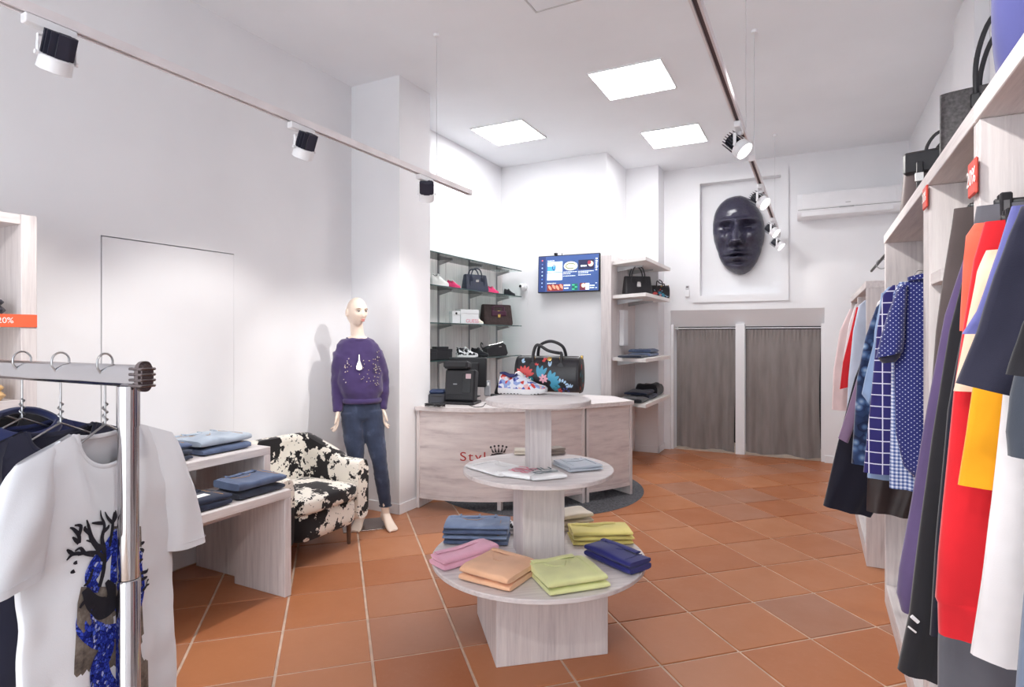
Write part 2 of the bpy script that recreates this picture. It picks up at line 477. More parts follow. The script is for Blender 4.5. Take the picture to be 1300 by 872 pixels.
def spotlight(label, x, y, z, aim, watts, group, size=95, blend=.6):
    """adapter under the track, bracket, finned heat sink, white bezel and lens"""
    o = thing('track_spotlight', label, 'spotlight', (x, y, z - .018), 0, group)
    MB().rbox(-.017, .017, -.10, .06, -.034, 0, .004).build('adapter', M_white, o)
    MB().cyl((0, 0, -.034), (0, 0, -.052), .012, 12).build('swivel', M_white, o)
    a = Vector(aim).normalized(); az = math.atan2(a.y, a.x)
    pv = Vector((0, 0, -.115))
    Q = T(*pv) @ a.to_track_quat('Z', 'Y').to_matrix().to_4x4()
    side = Q.to_3x3() @ Vector((1, 0, 0)); side.z = 0; side.normalize()
    # U bracket
    s_ = side * .056; m = MB()
    path = [pv + s_, pv + s_ + Vector((0, 0, .03)), pv + s_ + Vector((0, 0, .062)), pv - s_ + Vector((0, 0, .062)), pv - s_ + Vector((0, 0, .03)), pv - s_]
    m.tube(path, .009, 8, True, None, .35, up=side)
    m.build('bracket', M_white, o)
    hs = MB().lathe([(.034, -.075), (.036, -.07), (.036, .0)], 20, Q).build('heat_sink', M_black, o, 40)
    for k in range(7):
        y_ = -.0435 + .0145 * k
        w_ = math.sqrt(max(.048 ** 2 - y_ ** 2, .0002))
        MB().box(-w_, w_, y_ - .0018, y_ + .0018, -.085, -.005, Q).build('fin', plain('fin_graphite', (54, 56, 72), .4, .3), hs)
    MB().lathe([(.046, -.004), (.05, .0), (.053, .045), (.049, .047), (.045, .03)], 28, Q).build('bezel', M_white, o, 40)
    MB().lathe([(.0445, .026), (.0445, .031)], 24, Q).build('lens', M_lens, o)
    for sgn in (-1, 1):
        MB().cyl(pv + side * .056 * sgn, pv + side * .064 * sgn, .008, 10).build('tilt_knob', M_white, o)
    if watts:
        ld = bpy.data.lights.new('spot_beam', 'SPOT'); ld.energy = watts; ld.spot_size = math.radians(size); ld.spot_blend = blend
        ld.shadow_soft_size = .035; ld.color = (1, .965, .92)
        lo = bpy.data.objects.new('spot_beam', ld); COL.objects.link(lo); lo.parent = o
        lo.matrix_local = T(*(pv + a * .06)) @ a.to_track_quat('-Z', 'Y').to_matrix().to_4x4()
    return o
gl = 'spotlights on the track along the plain wall'
gr = 'spotlights on the aisle tracks'
spotlight('finned spotlight on the wall-side track, furthest from the mannequin', LTX, 1.11, LTZ, (-.55, .05, -1), SPOT_W, gl)
spotlight('finned spotlight on the wall-side track above the cowhide armchair', LTX, 2.24, LTZ, (-.55, .12, -1), SPOT_W, gl)
spotlight('finned spotlight at the free end of the wall-side track above the mannequin', LTX, 3.33, LTZ, (-.35, .5, -1), SPOT_W * .6, gl)
spotlight('only spotlight on the long aisle track', RTX, 3.50, RTZ, (.75, -.25, -.8), SPOT_W * .8, gr)
yy = [onX(p, 300, RTX).y for p in (966, 981, 988)]
spotlight('spotlight on the short aisle track overlapping the edge of the mask', RTX, yy[0], RTZ, (.8, -.35, -.7), SPOT_W * .4, gr)
spotlight('middle one of three spotlights on the short aisle track', RTX, yy[1], RTZ, (.8, -.2, -.7), SPOT_W * .22, gr)
spotlight('spotlight closest to the air conditioner on the short aisle track', RTX, yy[2], RTZ, (.8, -.2, -.7), SPOT_W * .22, gr)
# further lamps of the room that stand outside the frame, on the ceiling by the shop front
for (x, y, aim, k, lb) in ((.5, 2.75, (-3.5, .74, -2.35), 7.0, 'fixed to the ceiling over the shelving'), (-.375, 1.2, (.9, .5, -.9), 1.0, 'turned to the jumpers'), (-.375, .3, (-.55, 1.6, -1.1), 1.2, 'turned to the display table'), (-.375, -.2, (.9, .6, -.8), .8, 'at the end of the track')):
    spotlight('white track spotlight nearer the shop front, ' + lb, x, y, CE + .018 if x > 0 else RTZ, aim, SPOT_W * k, 'spotlights near the shop front', 27 if x > 0 else 95)

# ------------------------------------------------------------------ shelving along the right-hand wall
WX, WY, WZ = wood('x'), wood('y'), wood('z')
def bpart(name, mat, parent, *a, b=.002): return MB().rbox(*a, b).build(name, mat, parent)
def shelf_unit(label, y0, y1, xf, top, t0, t1, base=True, rail=None):
    o = thing('shelving_unit', label, 'shelving', (xf, y0, 0), 0, 'open shelving along the wall of hanging clothes')
    D = .895 - xf; L = y1 - y0
    if t0: bpart('side_panel', WZ, o, 0, D, 0, t0, .0, top - .045)
    if t1: bpart('side_panel', WZ, o, 0, D, L - t1, L, .0, top - .045)
    bpart('top_board', WY, o, -.004, D, 0, L, top - .0445, top)
    bpart('back_panel', WZ, o, D - .016, D - .002, t0 + .001, L - t1 - .001, .10, top - .046)
    bpart('plinth', WY, o, .0, .02, t0 + .001, L - t1 - .001, 0, .085)
    bpart('bottom_board', WY, o, .0, D - .018, t0 + .001, L - t1 - .001, .086, .108)
    return o
UX = .34
shelf_unit('bleached wood shelving unit holding shirts, its end panel free beside the aisle', 2.449, 3.80, UX, 2.0, .058, .042)
uc = shelf_unit('narrow bleached wood shelving unit between the shirts and the trousers on clip hangers', 1.741, 2.447, UX, 2.0, .028, .058)
shelf_unit('bleached wood shelving unit below the black woven tote bag, closest to the shop front', .55, 1.739, UX, 2.0, .03, .028)
bpart('shelf', WY, uc, .004, .50, .47, .646, 1.62, 1.66)
ua = shelf_unit('lower bleached wood shelving unit closest to the curtained changing room', 4.33, 6.1, .29, 1.80, .04, .04)
bpart('side_panel', WZ, ua, 0, .60, .86, .90, .109, 1.75)
M_rail = plain('dark_rail', (70, 66, 72), .3, .8)
for (x, y0, y1, z, lb) in ((.47, 2.51, 3.755, 1.735, 'dark hanging rail for the patterned shirts'), (.46, 1.772, 2.385, 1.86, 'dark hanging rail for the trousers in the narrow bay'),
                           (.46, .585, 1.708, 1.85, 'dark hanging rail for the jumpers and dresses'), (.44, 4.372, 5.18, 1.62, 'dark hanging rail in the low shelving unit')):
    o = thing('clothes_rail', lb, 'rail', (x, y0, z), 0, 'dark rails in the wall shelving')
    MB().cyl((0, .001, 0), (0, y1 - y0 - .001, 0), .0125, 14).build('rail', M_rail, o, 40)
    for e in (.001, y1 - y0 - .009): MB().cyl((0, e, 0), (0, e + .008, 0), .024, 16).build('rail_socket', M_steel, o, 40)
o = thing('hook_rail', 'thin black rod with ring reaching from the tall shelving over the low unit', 'rail', (.37, 3.802, 1.93))
MB().cyl((0, 0, 0), (0, 1.25, 0), .009, 10).build('rod', M_black, o, 40)
MB().tube([(.03 * math.cos(a), .5, -.03 + .03 * math.sin(a)) for a in [2 * PI * k / 16 for k in range(16)]], .003, 6, loop=True).build('ring', M_steel, o)
# discount tags
M_red = plain('red_card', (222, 84, 72), .5)
M_orange = plain('orange_card', (240, 108, 72), .5)
M_txt = plain('white_print', (250, 246, 244), .6)
def disc_tag(label, p, rz, w, h_, mat, txt, group=None, round_=False):
    o = thing('discount_tag', label, 'tag', p, rz, group)
    if round_:
        MB().rbox(-.0035, .0035, -w / 2, w / 2, -h_ / 2, h_ / 2, .006).build('card', mat, o)
    else: MB().rbox(-.0015, .0015, -w / 2, w / 2, -h_ / 2, h_ / 2, .001).build('card', mat, o)
    text_obj('lettering', txt, h_ * .62, M_txt, o, Matrix(((0, 0, -1, -.0045 if round_ else -.0022), (-1, 0, 0, 0), (0, 1, 0, 0), (0, 0, 0, 1))), .0003)
    return o
p = onX(1176, 251, UX - .006); disc_tag('red discount tag on the shelving front beside the shirts', (UX - .0085, p.y, p.z), 0, .075, .075, M_red, '20%', 'red discount tags on the shelving front', True)
p = onX(1237, 226, UX - .006); disc_tag('red discount tag on the shelving front above the trousers', (UX - .0085, p.y, p.z), 0, .075, .085, M_red, '20%', 'red discount tags on the shelving front', True)

# ------------------------------------------------------------------ small shelving on the left wall
o = thing('wall_shelving', 'white wood shelving on the plain wall behind the chrome clothes rack', 'shelving', (XL + .002, .45, 0))
D = .34; L = .96
for y in (0, L - .06): bpart('side_panel', WZ, o, 0, D, y, y + .06, 0, 2.0)
bpart('back_panel', WZ, o, .001, .015, .061, L - .061, .02, 1.98)
for z in (.06, .55, 1.12, 1.50, 1.955): bpart('shelf', WY, o, .016, D - .004, .061, L - .061, z, z + .044)
p = onX(17, 407, XL + D + .006)
disc_tag('orange twenty percent sign on the wall shelving behind the clothes rack', (XL + D + .006, p.y - .03, p.z), PI, .24, .058, M_orange, '20%')
def small_stack(x, y, z, c, lb):
    o = thing('folded_jumper', lb, 'clothes', (x, y, z)); 
    m = MB(); m.rbox(-.12, .12, -.14, .14, 0, .045, .02); m.build('body', fabric('jumper_%d_%d_%d' % c, c), o)
    MB().rbox(-.11, .118, -.13, .13, .046, .07, .01).build('sleeves', fabric('jumper_%d_%d_%d' % c, c), o)
small_stack(-3.32, 1.17, 1.5441, (52, 50, 60), 'dark folded jumper on the wall shelving beside the orange sign')
small_stack(-3.32, 1.17, 1.1641, (206, 170, 120), 'tan folded jumper on the wall shelving, below the orange sign')

# ------------------------------------------------------------------ three-tier display table
TX, TY = -1.205, 2.625
tab = thing('display_table', 'three-tier round display table of bleached wood in the middle of the room', 'table', (TX, TY, 0), math.radians(39.8))
bpart('base', WZ, tab, -.26, .26, -.26, .26, 0, .368, b=.003)
bpart('lower_post', WZ, tab, -.1025, .1025, -.1025, .1025, .3905, .788)
bpart('upper_post', WZ, tab, -.053, .053, -.053, .053, .8105, 1.122)
def disc(name, r, z0, z1):
    MB().lathe([(r - .003, z0), (r, z0 + .003), (r, z1 - .003), (r - .003, z1)], 96).build(name, WX, tab, 30)
disc('lower_tabletop', .517, .3685, .39); disc('middle_tabletop', .366, .7885, .81); disc('upper_tabletop', .257, 1.1225, 1.146)

# ------------------------------------------------------------------ curved sales counter
CP = smooth_path([(-2.995, 4.06, 0), (-2.66, 4.11, 0), (-2.30, 4.27, 0), (-2.0, 4.53, 0), (-1.775, 4.84, 0)], 8)
CQ = smooth_path([(-1.765, 4.858, 0), (-1.62, 5.08, 0), (-1.49, 5.315, 0)], 6)
def normals(P):
    out = []
    for i in range(len(P)):
        d = P[min(i + 1, len(P) - 1)] - P[max(i - 1, 0)]; d.normalize(); out.append(Vector((-d.y, d.x, 0)))   # inward (behind the counter)
    return out
def wall_strip(P, d0, d1, z0, z1):
    N = normals(P); m = MB()
    m.loft([[tuple(p + n * d0)[:2] + (z0,), tuple(p + n * d1)[:2] + (z0,), tuple(p + n * d1)[:2] + (z1,), tuple(p + n * d0)[:2] + (z1,)] for p, n in zip(P, N)]); return m
CTZ = .862
def wood_front():
    t = NT('counter_wood'); co = t.coord((2.2, 2.2, 16))
    a = t.noise(co, 1.3, 6, .62)
    c = t.ramp(a, [(.28, (192, 180, 181)), (.45, (216, 206, 205)), (.6, (226, 217, 215)), (.8, (233, 226, 223))])
    kn = t.noise(t.coord((2.6, 2.6, 7)), 1.4, 2, .4)
    c = t.mix(t.ramp(kn, [(.67, (0, 0, 0)), (.76, (130, 130, 130))]), c, (160, 146, 146))
    t.color(c); t.bump(a, .1, .002); t.set(.5, 0, .3); return t.m
M_cw = wood_front()
for P, lb in ((CP, 'curved bleached wood counter unit with the crown logo'), (CQ, 'short bleached wood end unit of the sales counter')):
    o = thing('counter_unit', lb, 'counter', (0, 0, 0), 0, 'units of the curved sales counter')
    wall_strip(P, .012, .03, .11, CTZ - .036).build('front_panel', M_cw, o)
    wall_strip(P, .006, .03, .085, .1095).build('bottom_rail', M_cw, o)
    for i in (0, -1):
        n = normals(P)[i]; d = Vector((n.y, -n.x, 0)); c_ = P[i] + (d if i == 0 else -d) * .0
        s_ = d * .026 * (1 if i == 0 else -1)
        q = [c_, c_ + s_, c_ + s_ + n * .40, c_ + n * .40]
        MB().prism([(v.x, v.y) for v in q], .0048, CTZ - .0355).build('side_panel', WZ, o)
    if P is CP:
        n = normals(P)[16]; q = P[16] + n * .06
        MB().box(q.x - .018, q.x + .018, q.y - .018, q.y + .018, .0048, .084).build('foot', WZ, o)
        # logo on the front panel
        def on_front(px, py, off=.0):
            best = None
            for i in range(len(P) - 1):
                a_, b_ = P[i] + normals(P)[i] * .012, P[i + 1] + normals(P)[i + 1] * .012
                r_ = ray(px, py)
                den = r_.x * (b_ - a_).y - r_.y * (b_ - a_).x
                t = (a_.x * (b_ - a_).y - a_.y * (b_ - a_).x) / den
                h = EYEV + r_ * t
                s_ = (h - a_).dot(b_ - a_) / (b_ - a_).length_squared
                if -.01 <= s_ <= 1.01 and t > 0:
                    n_ = Vector(((b_ - a_).y, -(b_ - a_).x, 0)).normalized(); best = (h + n_ * off, n_)
            return best
        def face_M(px, py, off=.0015):
            h, n_ = on_front(px, py, off); x_ = Vector((-n_.y, n_.x, 0))
            return Matrix(((x_.x, 0, n_.x, h.x), (x_.y, 0, n_.y, h.y), (0, 1, 0, h.z), (0, 0, 0, 1)))
        M_lr = plain('logo_red', (172, 52, 48), .6); M_lb = plain('logo_black', (44, 40, 44), .6)
        for k, chx in enumerate('Style'):
            text_obj('lettering', chx, .105, M_lr, o, face_M(588 + 9.6 * k - (1.5 if k > 2 else 0), 580), .001, (1.25, 1))
        Mx = face_M(633, 574); m = MB()
        m.tube([(.075 * math.cos(a) * 1.1, -.075 + .06 * math.sin(a), 0) for a in np.linspace(.1 * PI, .9 * PI, 16)], .011, 6, M=Mx, flat=.12, up=(0, 0, 1))
        m.tube([(-.078, -.055, 0), (-.082, -.075, 0), (-.06, -.10, 0), (0, -.115, 0), (.06, -.10, 0), (.082, -.075, 0), (.078, -.055, 0)], .009, 6, M=Mx, flat=.12, up=(0, 0, 1))
        for i, a in enumerate(np.linspace(-.62, .62, 5)):
            bx_, by_ = .045 * math.sin(a) * 1.6, -.002 + .012 * math.cos(a)
            tx_, ty_ = .105 * math.sin(a) * 1.05, .058 * math.cos(a) - .008
            m.prism([(bx_ - .010, by_ - .012), (bx_ + .010, by_ - .012), (tx_, ty_)], -.001, .001, Mx)
            m.lathe([(.009, -.001), (.009, .001)], 10, Mx @ T(tx_, ty_ + .003, 0))
        m.prism([(-.062, -.012), (.062, -.012), (.056, -.026), (-.056, -.026)], -.001, .001, Mx)
        m.build('crown_emblem', M_lb, o)
# continuous worktop
PT = CP + CQ
N = normals(PT)
outer = [(p - n * .022) for p, n in zip(PT, N)]
poly = [(v.x, v.y) for v in outer] + [(-1.76, 5.62), (-2.06, 5.62), (-2.06, 5.25), (-2.35, 4.80), (-2.72, 4.55), (-2.995, 4.50)]
o = thing('worktop', 'curved bleached wood worktop of the sales counter', 'worktop', (0, 0, CTZ))
MB().prism(poly, -.035, 0).build('board', WX, o)

# dark round mat
mat_ = MB().lathe([(.995, .0003), (1.0, .002), (.995, .004), (.98, .0045)], 72)
o = mat_.build('round_mat', plain('grey_mat', (92, 92, 96), .95, 0, .1, .2, 60, .3, 300), None, 30, (-2.385, 5.2, 0))
tag(o, 'dark grey round mat on the floor under the sales counter', 'mat')

# ------------------------------------------------------------------ nested benches for jeans
def bench(label, x0, x1, y0, y1, h, apron):
    o = thing('display_bench', label, 'bench', (x0, y0, 0), 0, 'nested display benches against the plain wall')
    D, L = x1 - x0, y1 - y0
    bpart('top_board', WY, o, 0, D, 0, L, h - .045, h, b=.003)
    for y in (0, L - .045): bpart('end_panel', WZ, o, 0, D, y, y + .045, 0, h - .0455, b=.003)
    bpart('apron', WY, o, apron, apron + .022, .046, L - .046, h - .18, h - .046)
    return o
bench('low bleached wood bench with folded jeans, in front of the taller bench', -3.03, -2.612, 1.50, 2.375, .594, .04)
bench('tall bleached wood bench with folded jeans, against the plain wall', -3.48, -2.86, 1.44, 2.445, .80, .05)

# ------------------------------------------------------------------ cowhide armchair
def cowhide():
    t = NT('cowhide'); co = t.coord()
    a = t.noise(co, 6.0, 5, .60); b = t.noise(co, 42, 3, .6); d = t.noise(t.coord(rot=(.4, .9, .2)), 19, 4, .6)
    s1 = t.ramp(a, [(.52, (0, 0, 0)), (.53, (255, 255, 255))]); s2 = t.ramp(b, [(.65, (0, 0, 0)), (.66, (255, 255, 255))]); s3 = t.ramp(d, [(.60, (0, 0, 0)), (.61, (255, 255, 255))])
    k = t.math('MAXIMUM', t.math('MAXIMUM', s1, s2), s3)
    t.color(t.mix(k, (238, 232, 222), (30, 27, 30))); t.bump(t.noise(co, 260, 2), .25, .002); t.set(.85, 0, .2, .2); return t.m
M_cow = cowhide()
ac = thing('armchair', 'tub armchair covered in black and white cowhide print', 'armchair', (-3.135, 2.885, 0))
def tub():
    U = smooth_path([(.30, -.335, 0), (.12, -.34, 0), (-.10, -.34, 0), (-.25, -.315, 0), (-.305, -.20, 0), (-.315, 0, 0), (-.305, .20, 0), (-.25, .315, 0), (-.10, .34, 0), (.12, .34, 0), (.30, .335, 0)], 5)
    m = MB(); rings = []; n = 20; R = len(U)
    for i, p in enumerate(U):
        d = U[min(i + 1, R - 1)] - U[max(i - 1, 0)]; d.normalize(); s_ = Vector((-d.y, d.x, 0))
        t = i / (R - 1); back = math.sin(PI * t) ** 1.0
        e = min(i, R - 1 - i); rnd = 1 if e > 2 else (.80, .93, .985)[e]
        zt = .585 + .155 * min(1, max(0, (back - .30) / .45)) ** .8; zb = .165; hw = .066 * rnd
        zc = (zt + zb) / 2; hh = (zt - zb) / 2 * (1 if e > 2 else (.97, .99, 1)[e])
        r = []
        for k in range(n):
            a = 2 * PI * k / n
            lean = -.05 * back * max(0, math.sin(a))
            r.append(tuple(p + s_ * (spow(math.cos(a), .45) * hw * (1 + .14 * nz(p.x * 5, p.y * 5, k))  + lean) + Vector((0, 0, zc + spow(math.sin(a), .38) * hh))))
        rings.append(r)
    m.loft(rings); return m
tub().build('back_and_arms', M_cow, ac, 50)
def cush(x0, x1, y0, y1, z0, z1, crown, n=14):
    m = MB(); top = []
    def f(u, v): return None
    rings = []
    for j in range(9):
        t = -1 + 2 * j / 8; k = (1 - abs(t) ** 4) ** .5 * .06 + .94
        ring = []
        for q in range(40):
            a = 2 * PI * q / 40; X_ = spow(math.cos(a), .28); Y_ = spow(math.sin(a), .28)
            c_ = max(0, 1 - X_ ** 2) * max(0, 1 - Y_ ** 2)
            ring.append(((x0 + x1) / 2 + (x1 - x0) / 2 * X_ * k, (y0 + y1) / 2 + (y1 - y0) / 2 * Y_ * k, (z0 + z1) / 2 + (z1 - z0) / 2 * t))
        rings.append(ring)
    # domed top
    last = rings[-1]; cx_, cy_ = (x0 + x1) / 2, (y0 + y1) / 2
    for s_ in (.8, .55, .3, .08): rings.append([(lerp(cx_, p[0], s_), lerp(cy_, p[1], s_), z1 + crown * (1 - s_ * s_)) for p in last])
    m.loft(rings); return m
cush(-.20, .345, -.268, .268, .335, .43, .03).build('seat_cushion', M_cow, ac, 50)
cush(-.20, .325, -.268, .268, .165, .334, 0).build('seat_base', M_cow, ac, 50)
M_leg = plain('walnut_leg', (104, 78, 64), .4)
for x in (-.2, .235):
    for y in (-.30, .26): MB().cyl((x, y, .168), (x, y, 0), .019, 12, .012).build('leg', M_leg, ac, 40)

# ------------------------------------------------------------------ glass shelves behind the counter
def glass():
    t = NT('clear_glass'); out = t.n['Material Output']
    tr = t.new('ShaderNodeBsdfTransparent'); tr.inputs[0].default_value = (.88, .96, .94, 1)
    gl_ = t.new('ShaderNodeBsdfGlossy'); gl_.inputs['Roughness'].default_value = .03
    fr = t.new('ShaderNodeFresnel'); fr.inputs[0].default_value = 1.45
    mx = t.new('ShaderNodeMixShader'); t.link(fr.outputs[0], mx.inputs[0]); t.link(tr.outputs[0], mx.inputs[1]); t.link(gl_.outputs[0], mx.inputs[2])
    t.link(mx.outputs[0], out.inputs['Surface']); return t.m
M_glass = glass(); M_gedge = plain('glass_edge', (62, 84, 84), .2)
pan = struct(MB().box(XL, XL + .006, 4.30, 6.55, .25, 2.30).build('wall_panelling', plain('panel_gap', (150, 146, 148), .8)))
pw = 2.24 / 7
for k in range(7):
    MB().rbox(XL + .0065, XL + .02, 4.305 + k * pw + .002, 4.305 + (k + 1) * pw - .002, .25, 2.30, .002).build('panel', WZ, pan)
RY_ = (5.12, 5.735, 6.385)
for ry, wh in zip(RY_, ('closest to the pillar', 'in the middle', 'closest to the corner')):
    o = thing('shelf_standard', 'slim grey shelf upright on the panelled wall, ' + wh, 'shelf upright', (XL + .021, ry, .3), 0, 'shelf uprights behind the counter')
    MB().box(0, .010, -.010, .010, 0, 2.0).build('channel', plain('standard_grey', (168, 168, 172), .35, .7), o)
    MB().box(.0101, .0108, -.003, .003, .02, 1.98).build('slot_strip', M_slot, o)
SZ = [2.252, 1.938, 1.582, 1.222]
for z, lb in zip(SZ, ('empty topmost glass shelf behind the counter', 'glass shelf with pink shoes and a navy handbag', 'glass shelf with the brown handbag and white box', 'glass shelf with the black clutch, right behind the till')):
    o = thing('glass_shelf', lb, 'glass shelf', (XL + .035, 4.34, z - .01), 0, 'glass shelves behind the counter')
    MB().box(0, .295, 0, 2.12, 0, .01).build('pane', M_glass, o)
    MB().box(.2955, .2975, 0, 2.12, -.0005, .0105).build('polished_edge', M_gedge, o)
    for ry in RY_:
        y = ry - 4.34; m = MB()
        m.prism([(.0, -.05), (.0, -.002), (.16, -.002), (.16, -.012)], -.005, .005, T(0, y, 0) @ RX(PI / 2)); m.box(.10, .16, y - .014, y + .014, -.016, -.001)
        m.build('bracket', M_steel, o)

# ------------------------------------------------------------------ wood panel with slanted shelves next to the changing room
pn = struct(MB().rbox(-2.139, -2.02, 6.35, 7.335, .02, 2.36, .002).build('wall_panel', WZ))
M_shelf = plain('white_shelf', (236, 231, 229), .5, 0, .3, .02, 3)
for z, lb in zip((2.29, 1.912, 1.215, .735), ('empty top shelf of the corner beside the changing room', 'corner shelf holding the black satchel beside the changing room', 'corner shelf holding folded blue jeans beside the changing room', 'lowest corner shelf holding dark folded trousers behind the counter')):
    o = thing('corner_shelf', lb, 'shelf', (-2.018, 7.325, z - .038), 0, 'slanted shelves beside the changing room')
    MB().prism([(0, 0), (.44, 0), (.44, -1.18), (0, -.93)], 0, .038).build('board', M_shelf, o)
    for y in (-.3, -.75): MB().prism([(0, -.06), (0, -.001), (.30, -.001), (.30, -.014)], -.008, .008, T(0, y, 0) @ RX(PI / 2)).build('bracket', M_steel, o)
o = thing('wall_box', 'tall slim white box on the wood panel between the corner shelves', 'wall box', (-2.019, 6.74, 1.34))
MB().rbox(0, .055, -.09, .09, 0, .42, .006).build('housing', M_white, o)
MB().rbox(.0555, .058, -.075, .075, .015, .405, .002).build('cover', M_white, o)

# ------------------------------------------------------------------ curtains
def curtain_mat():
    t = NT('taupe_cloth'); co = t.coord()
    a = t.noise(t.coord((1, 1, .15)), 14, 4); t.color(t.ramp(a, [(.3, (130, 123, 121)), (.7, (148, 140, 138))]))
    t.bump(t.noise(co, 300, 1), .2, .001); t.set(.9, 0, .15, .2); return t.m
M_cur = curtain_mat()
for x0, x1, ph, lb in ((-1.60, -.885, .3, 'taupe changing room curtain next to the corner shelves'), (-.755, .055, 2.1, 'taupe changing room curtain next to the hanging clothes')):
    o = thing('curtain', lb, 'curtain', (x0, 7.80, 0), 0, 'taupe changing room curtains'); W = x1 - x0
    def cf(u, v, ph=ph, W=W):
        z = 1.535 * (1 - v) + .02 * v + (.012 * math.sin(u * 11 + ph) if v > .95 else 0)
        f = .012 * math.sin(u * 34 + ph + 1.2 * math.sin(u * 7)) + .013 * math.sin(u * 15 + ph * 2 + v * .8)
        f *= .45 + .75 * min(1, v * 1.2)
        gath = .010 * math.sin(u * 120) * max(0, 1 - v * 9)
        return (u * W * (1 + .012 * math.sin(v * 5 + ph)), f + gath - .01 * v, z)
    MB().sheet(cf, 150, 26, .003).build('cloth', M_cur, o, 80)
    r = thing('curtain_rod', 'thin white rod carrying the ' + lb[6:], 'curtain rod', (x0 - .02, 7.80, 1.553), 0, 'changing room curtain rods')
    MB().cyl((-.02, 0, 0), (W + .04, 0, 0), .007, 10).build('rod', M_white, r, 40)

# ------------------------------------------------------------------ air conditioner
p0, p1 = onY(1012, 277, 7.46), onY(1140, 232, 7.46)
a_ = thing('air_conditioner', 'white wall-mounted air conditioner beside the mask niche', 'air conditioner', (p0.x, YB, p0.z))
W, Hh = p1.x - p0.x + .04, .272
m = MB()
prof = [(0, .0), (-.15, .0), (-.185, .035), (-.20, .08), (-.20, .24), (-.185, Hh), (0, Hh)]
m.loft([[(x, y, z) for y, z in prof] for x in (0, .006, W - .006, W)])
m.build('housing', M_white, a_, 30)
MB().rbox(.05, W - .05, -.206, -.196, .095, .262, .003).build('front_panel', M_white, a_)
MB().rbox(.045, W - .08, -.194, -.178, .012, .07, .003, ).build('louvre', M_white, a_)
MB().box(.01, W - .01, -.2015, -.198, .084, .089).build('shadow_gap', plain('gap_grey', (120, 118, 122), .6), a_)
MB().box(.42, .56, -.206, -.2, .079, .093).build('display_strip', M_steel, a_)
MB().box(.48, .53, -.2075, -.206, .13, .137).build('badge', M_steel, a_)
# remote holder
p = onY(873, 370, YB)
o = thing('remote_control', 'small white remote control in a holder below the mask niche', 'remote control', (p.x, YB, p.z))
MB().rbox(-.03, .03, -.03, 0, -.07, .02, .006).build('holder', M_white, o)
MB().rbox(-.022, .022, -.025, -.006, .021, .075, .006).build('handset', plain('remote_grey', (214, 214, 218), .4), o)
MB().box(-.014, .014, -.0262, -.0252, .045, .065).build('screen', M_slot, o)

# ------------------------------------------------------------------ television
tv = thing('television', 'flat television showing a blue video menu on the back wall', 'television', (-2.58, 6.50, 2.19))
tv.rotation_euler = (math.radians(-3), 0, math.radians(2))
MB().rbox(-.383, .383, -.04, -.002, -.222, .222, .006).build('housing', M_black, tv)
MB().box(-.08, .08, -.002, .058, -.1, .1).build('wall_mount', M_black, tv)
def scr(name, x0, x1, z0, z1, mat, d=.0412): return MB().box(x0, x1, -d - .0004, -.04, z0, z1).build(name, mat, tv)
E_ = lambda n, c, s=.75: emit('screen_' + n, c, s)
scr('screen', -.372, .372, -.211, .211, E_('blue', (52, 76, 128)), .0404)
scr('sidebar', -.370, -.285, -.209, .209, E_('navy', (36, 52, 100)), .0408)
for i, c in enumerate(((224, 96, 90), (90, 110, 160), (160, 180, 220), (160, 180, 220), (170, 200, 230), (80, 120, 200), (150, 170, 215), (120, 150, 210))):
    MB().lathe([(.009, 0), (.009, .0006)], 10, T(-.328, -.0409, .165 - i * .045) @ RX(PI / 2)).build('icon', E_('icon%d' % i, c), tv)
def strokes(name, x0, x1, z, mat, n=7, h=.007):
    m = MB(); r = random.Random(int(x0 * 1000 + z * 777)); x = x0
    while x < x1:
        w_ = r.uniform(.008, .022); m.box(x, min(x + w_, x1), -.0417, -.0412, z, z + h); x += w_ + .004
    m.build(name, mat, tv)
white_e = E_('white', (232, 240, 250))
strokes('heading', -.262, -.175, .155, white_e)
MB().box(-.262, -.072, -.0412, -.04, .02, .145).build('picture', E_('pale', (205, 230, 245)), tv)
MB().box(-.262, -.165, -.0416, -.0411, .035, .09).build('picture_detail', E_('sky', (70, 150, 215)), tv)
MB().tube([(-.178 + .018 * math.cos(a), -.0416, .075 + .03 * math.sin(a)) for a in np.linspace(0, 2 * PI, 14)[:-1]], .005, 6, loop=True, flat=.1, up=(0, 1, 0)).build('picture_detail', E_('deep', (24, 40, 80)), tv)
MB().box(-.262, -.072, -.0412, -.04, -.075, .012).build('caption_card', white_e, tv)
m = MB(); m.lathe([(.085, 0), (.085, .0008)], 28, T(.03, -.0405, .085) @ RX(PI / 2) @ Matrix.Diagonal((1, .62, 1, 1))); m.build('picture', E_('cream', (226, 224, 196)), tv)
MB().tube([(.03 + .06 * math.cos(a), -.0416, .085 + .03 * math.sin(a)) for a in np.linspace(.5, 5.4, 16)], .006, 6, flat=.1, up=(0, 1, 0)).build('picture_detail', E_('olive', (96, 104, 80)), tv)
MB().box(.125, .315, -.0412, -.04, .035, .15).build('picture', E_('ink', (28, 32, 64)), tv)
MB().lathe([(.032, 0), (.032, .0008)], 20, T(.275, -.0412, .10) @ RX(PI / 2)).build('picture_detail', E_('peach', (236, 200, 176)), tv)
MB().lathe([(.022, 0), (.022, .0008)], 16, T(.258, -.0417, .115) @ RX(PI / 2)).build('picture_detail', E_('wine', (140, 50, 70)), tv)
strokes('caption', .155, .225, .07, white_e, 4, .018)
for x0, x1, z in ((-.06, .11, .012), (-.06, .03, -.008), (.125, .31, .012), (.125, .25, -.006), (-.06, .09, -.035), (.125, .28, -.03), (-.262, -.15, -.115)): strokes('caption', x0, x1, z, white_e)
for x in (.335, .338): strokes('caption', x, x + .025, .12 - (x - .335) * 20, white_e)
for k in range(6): strokes('side_text', .333, .356, .02 + .026 * k, white_e, 2, .014)
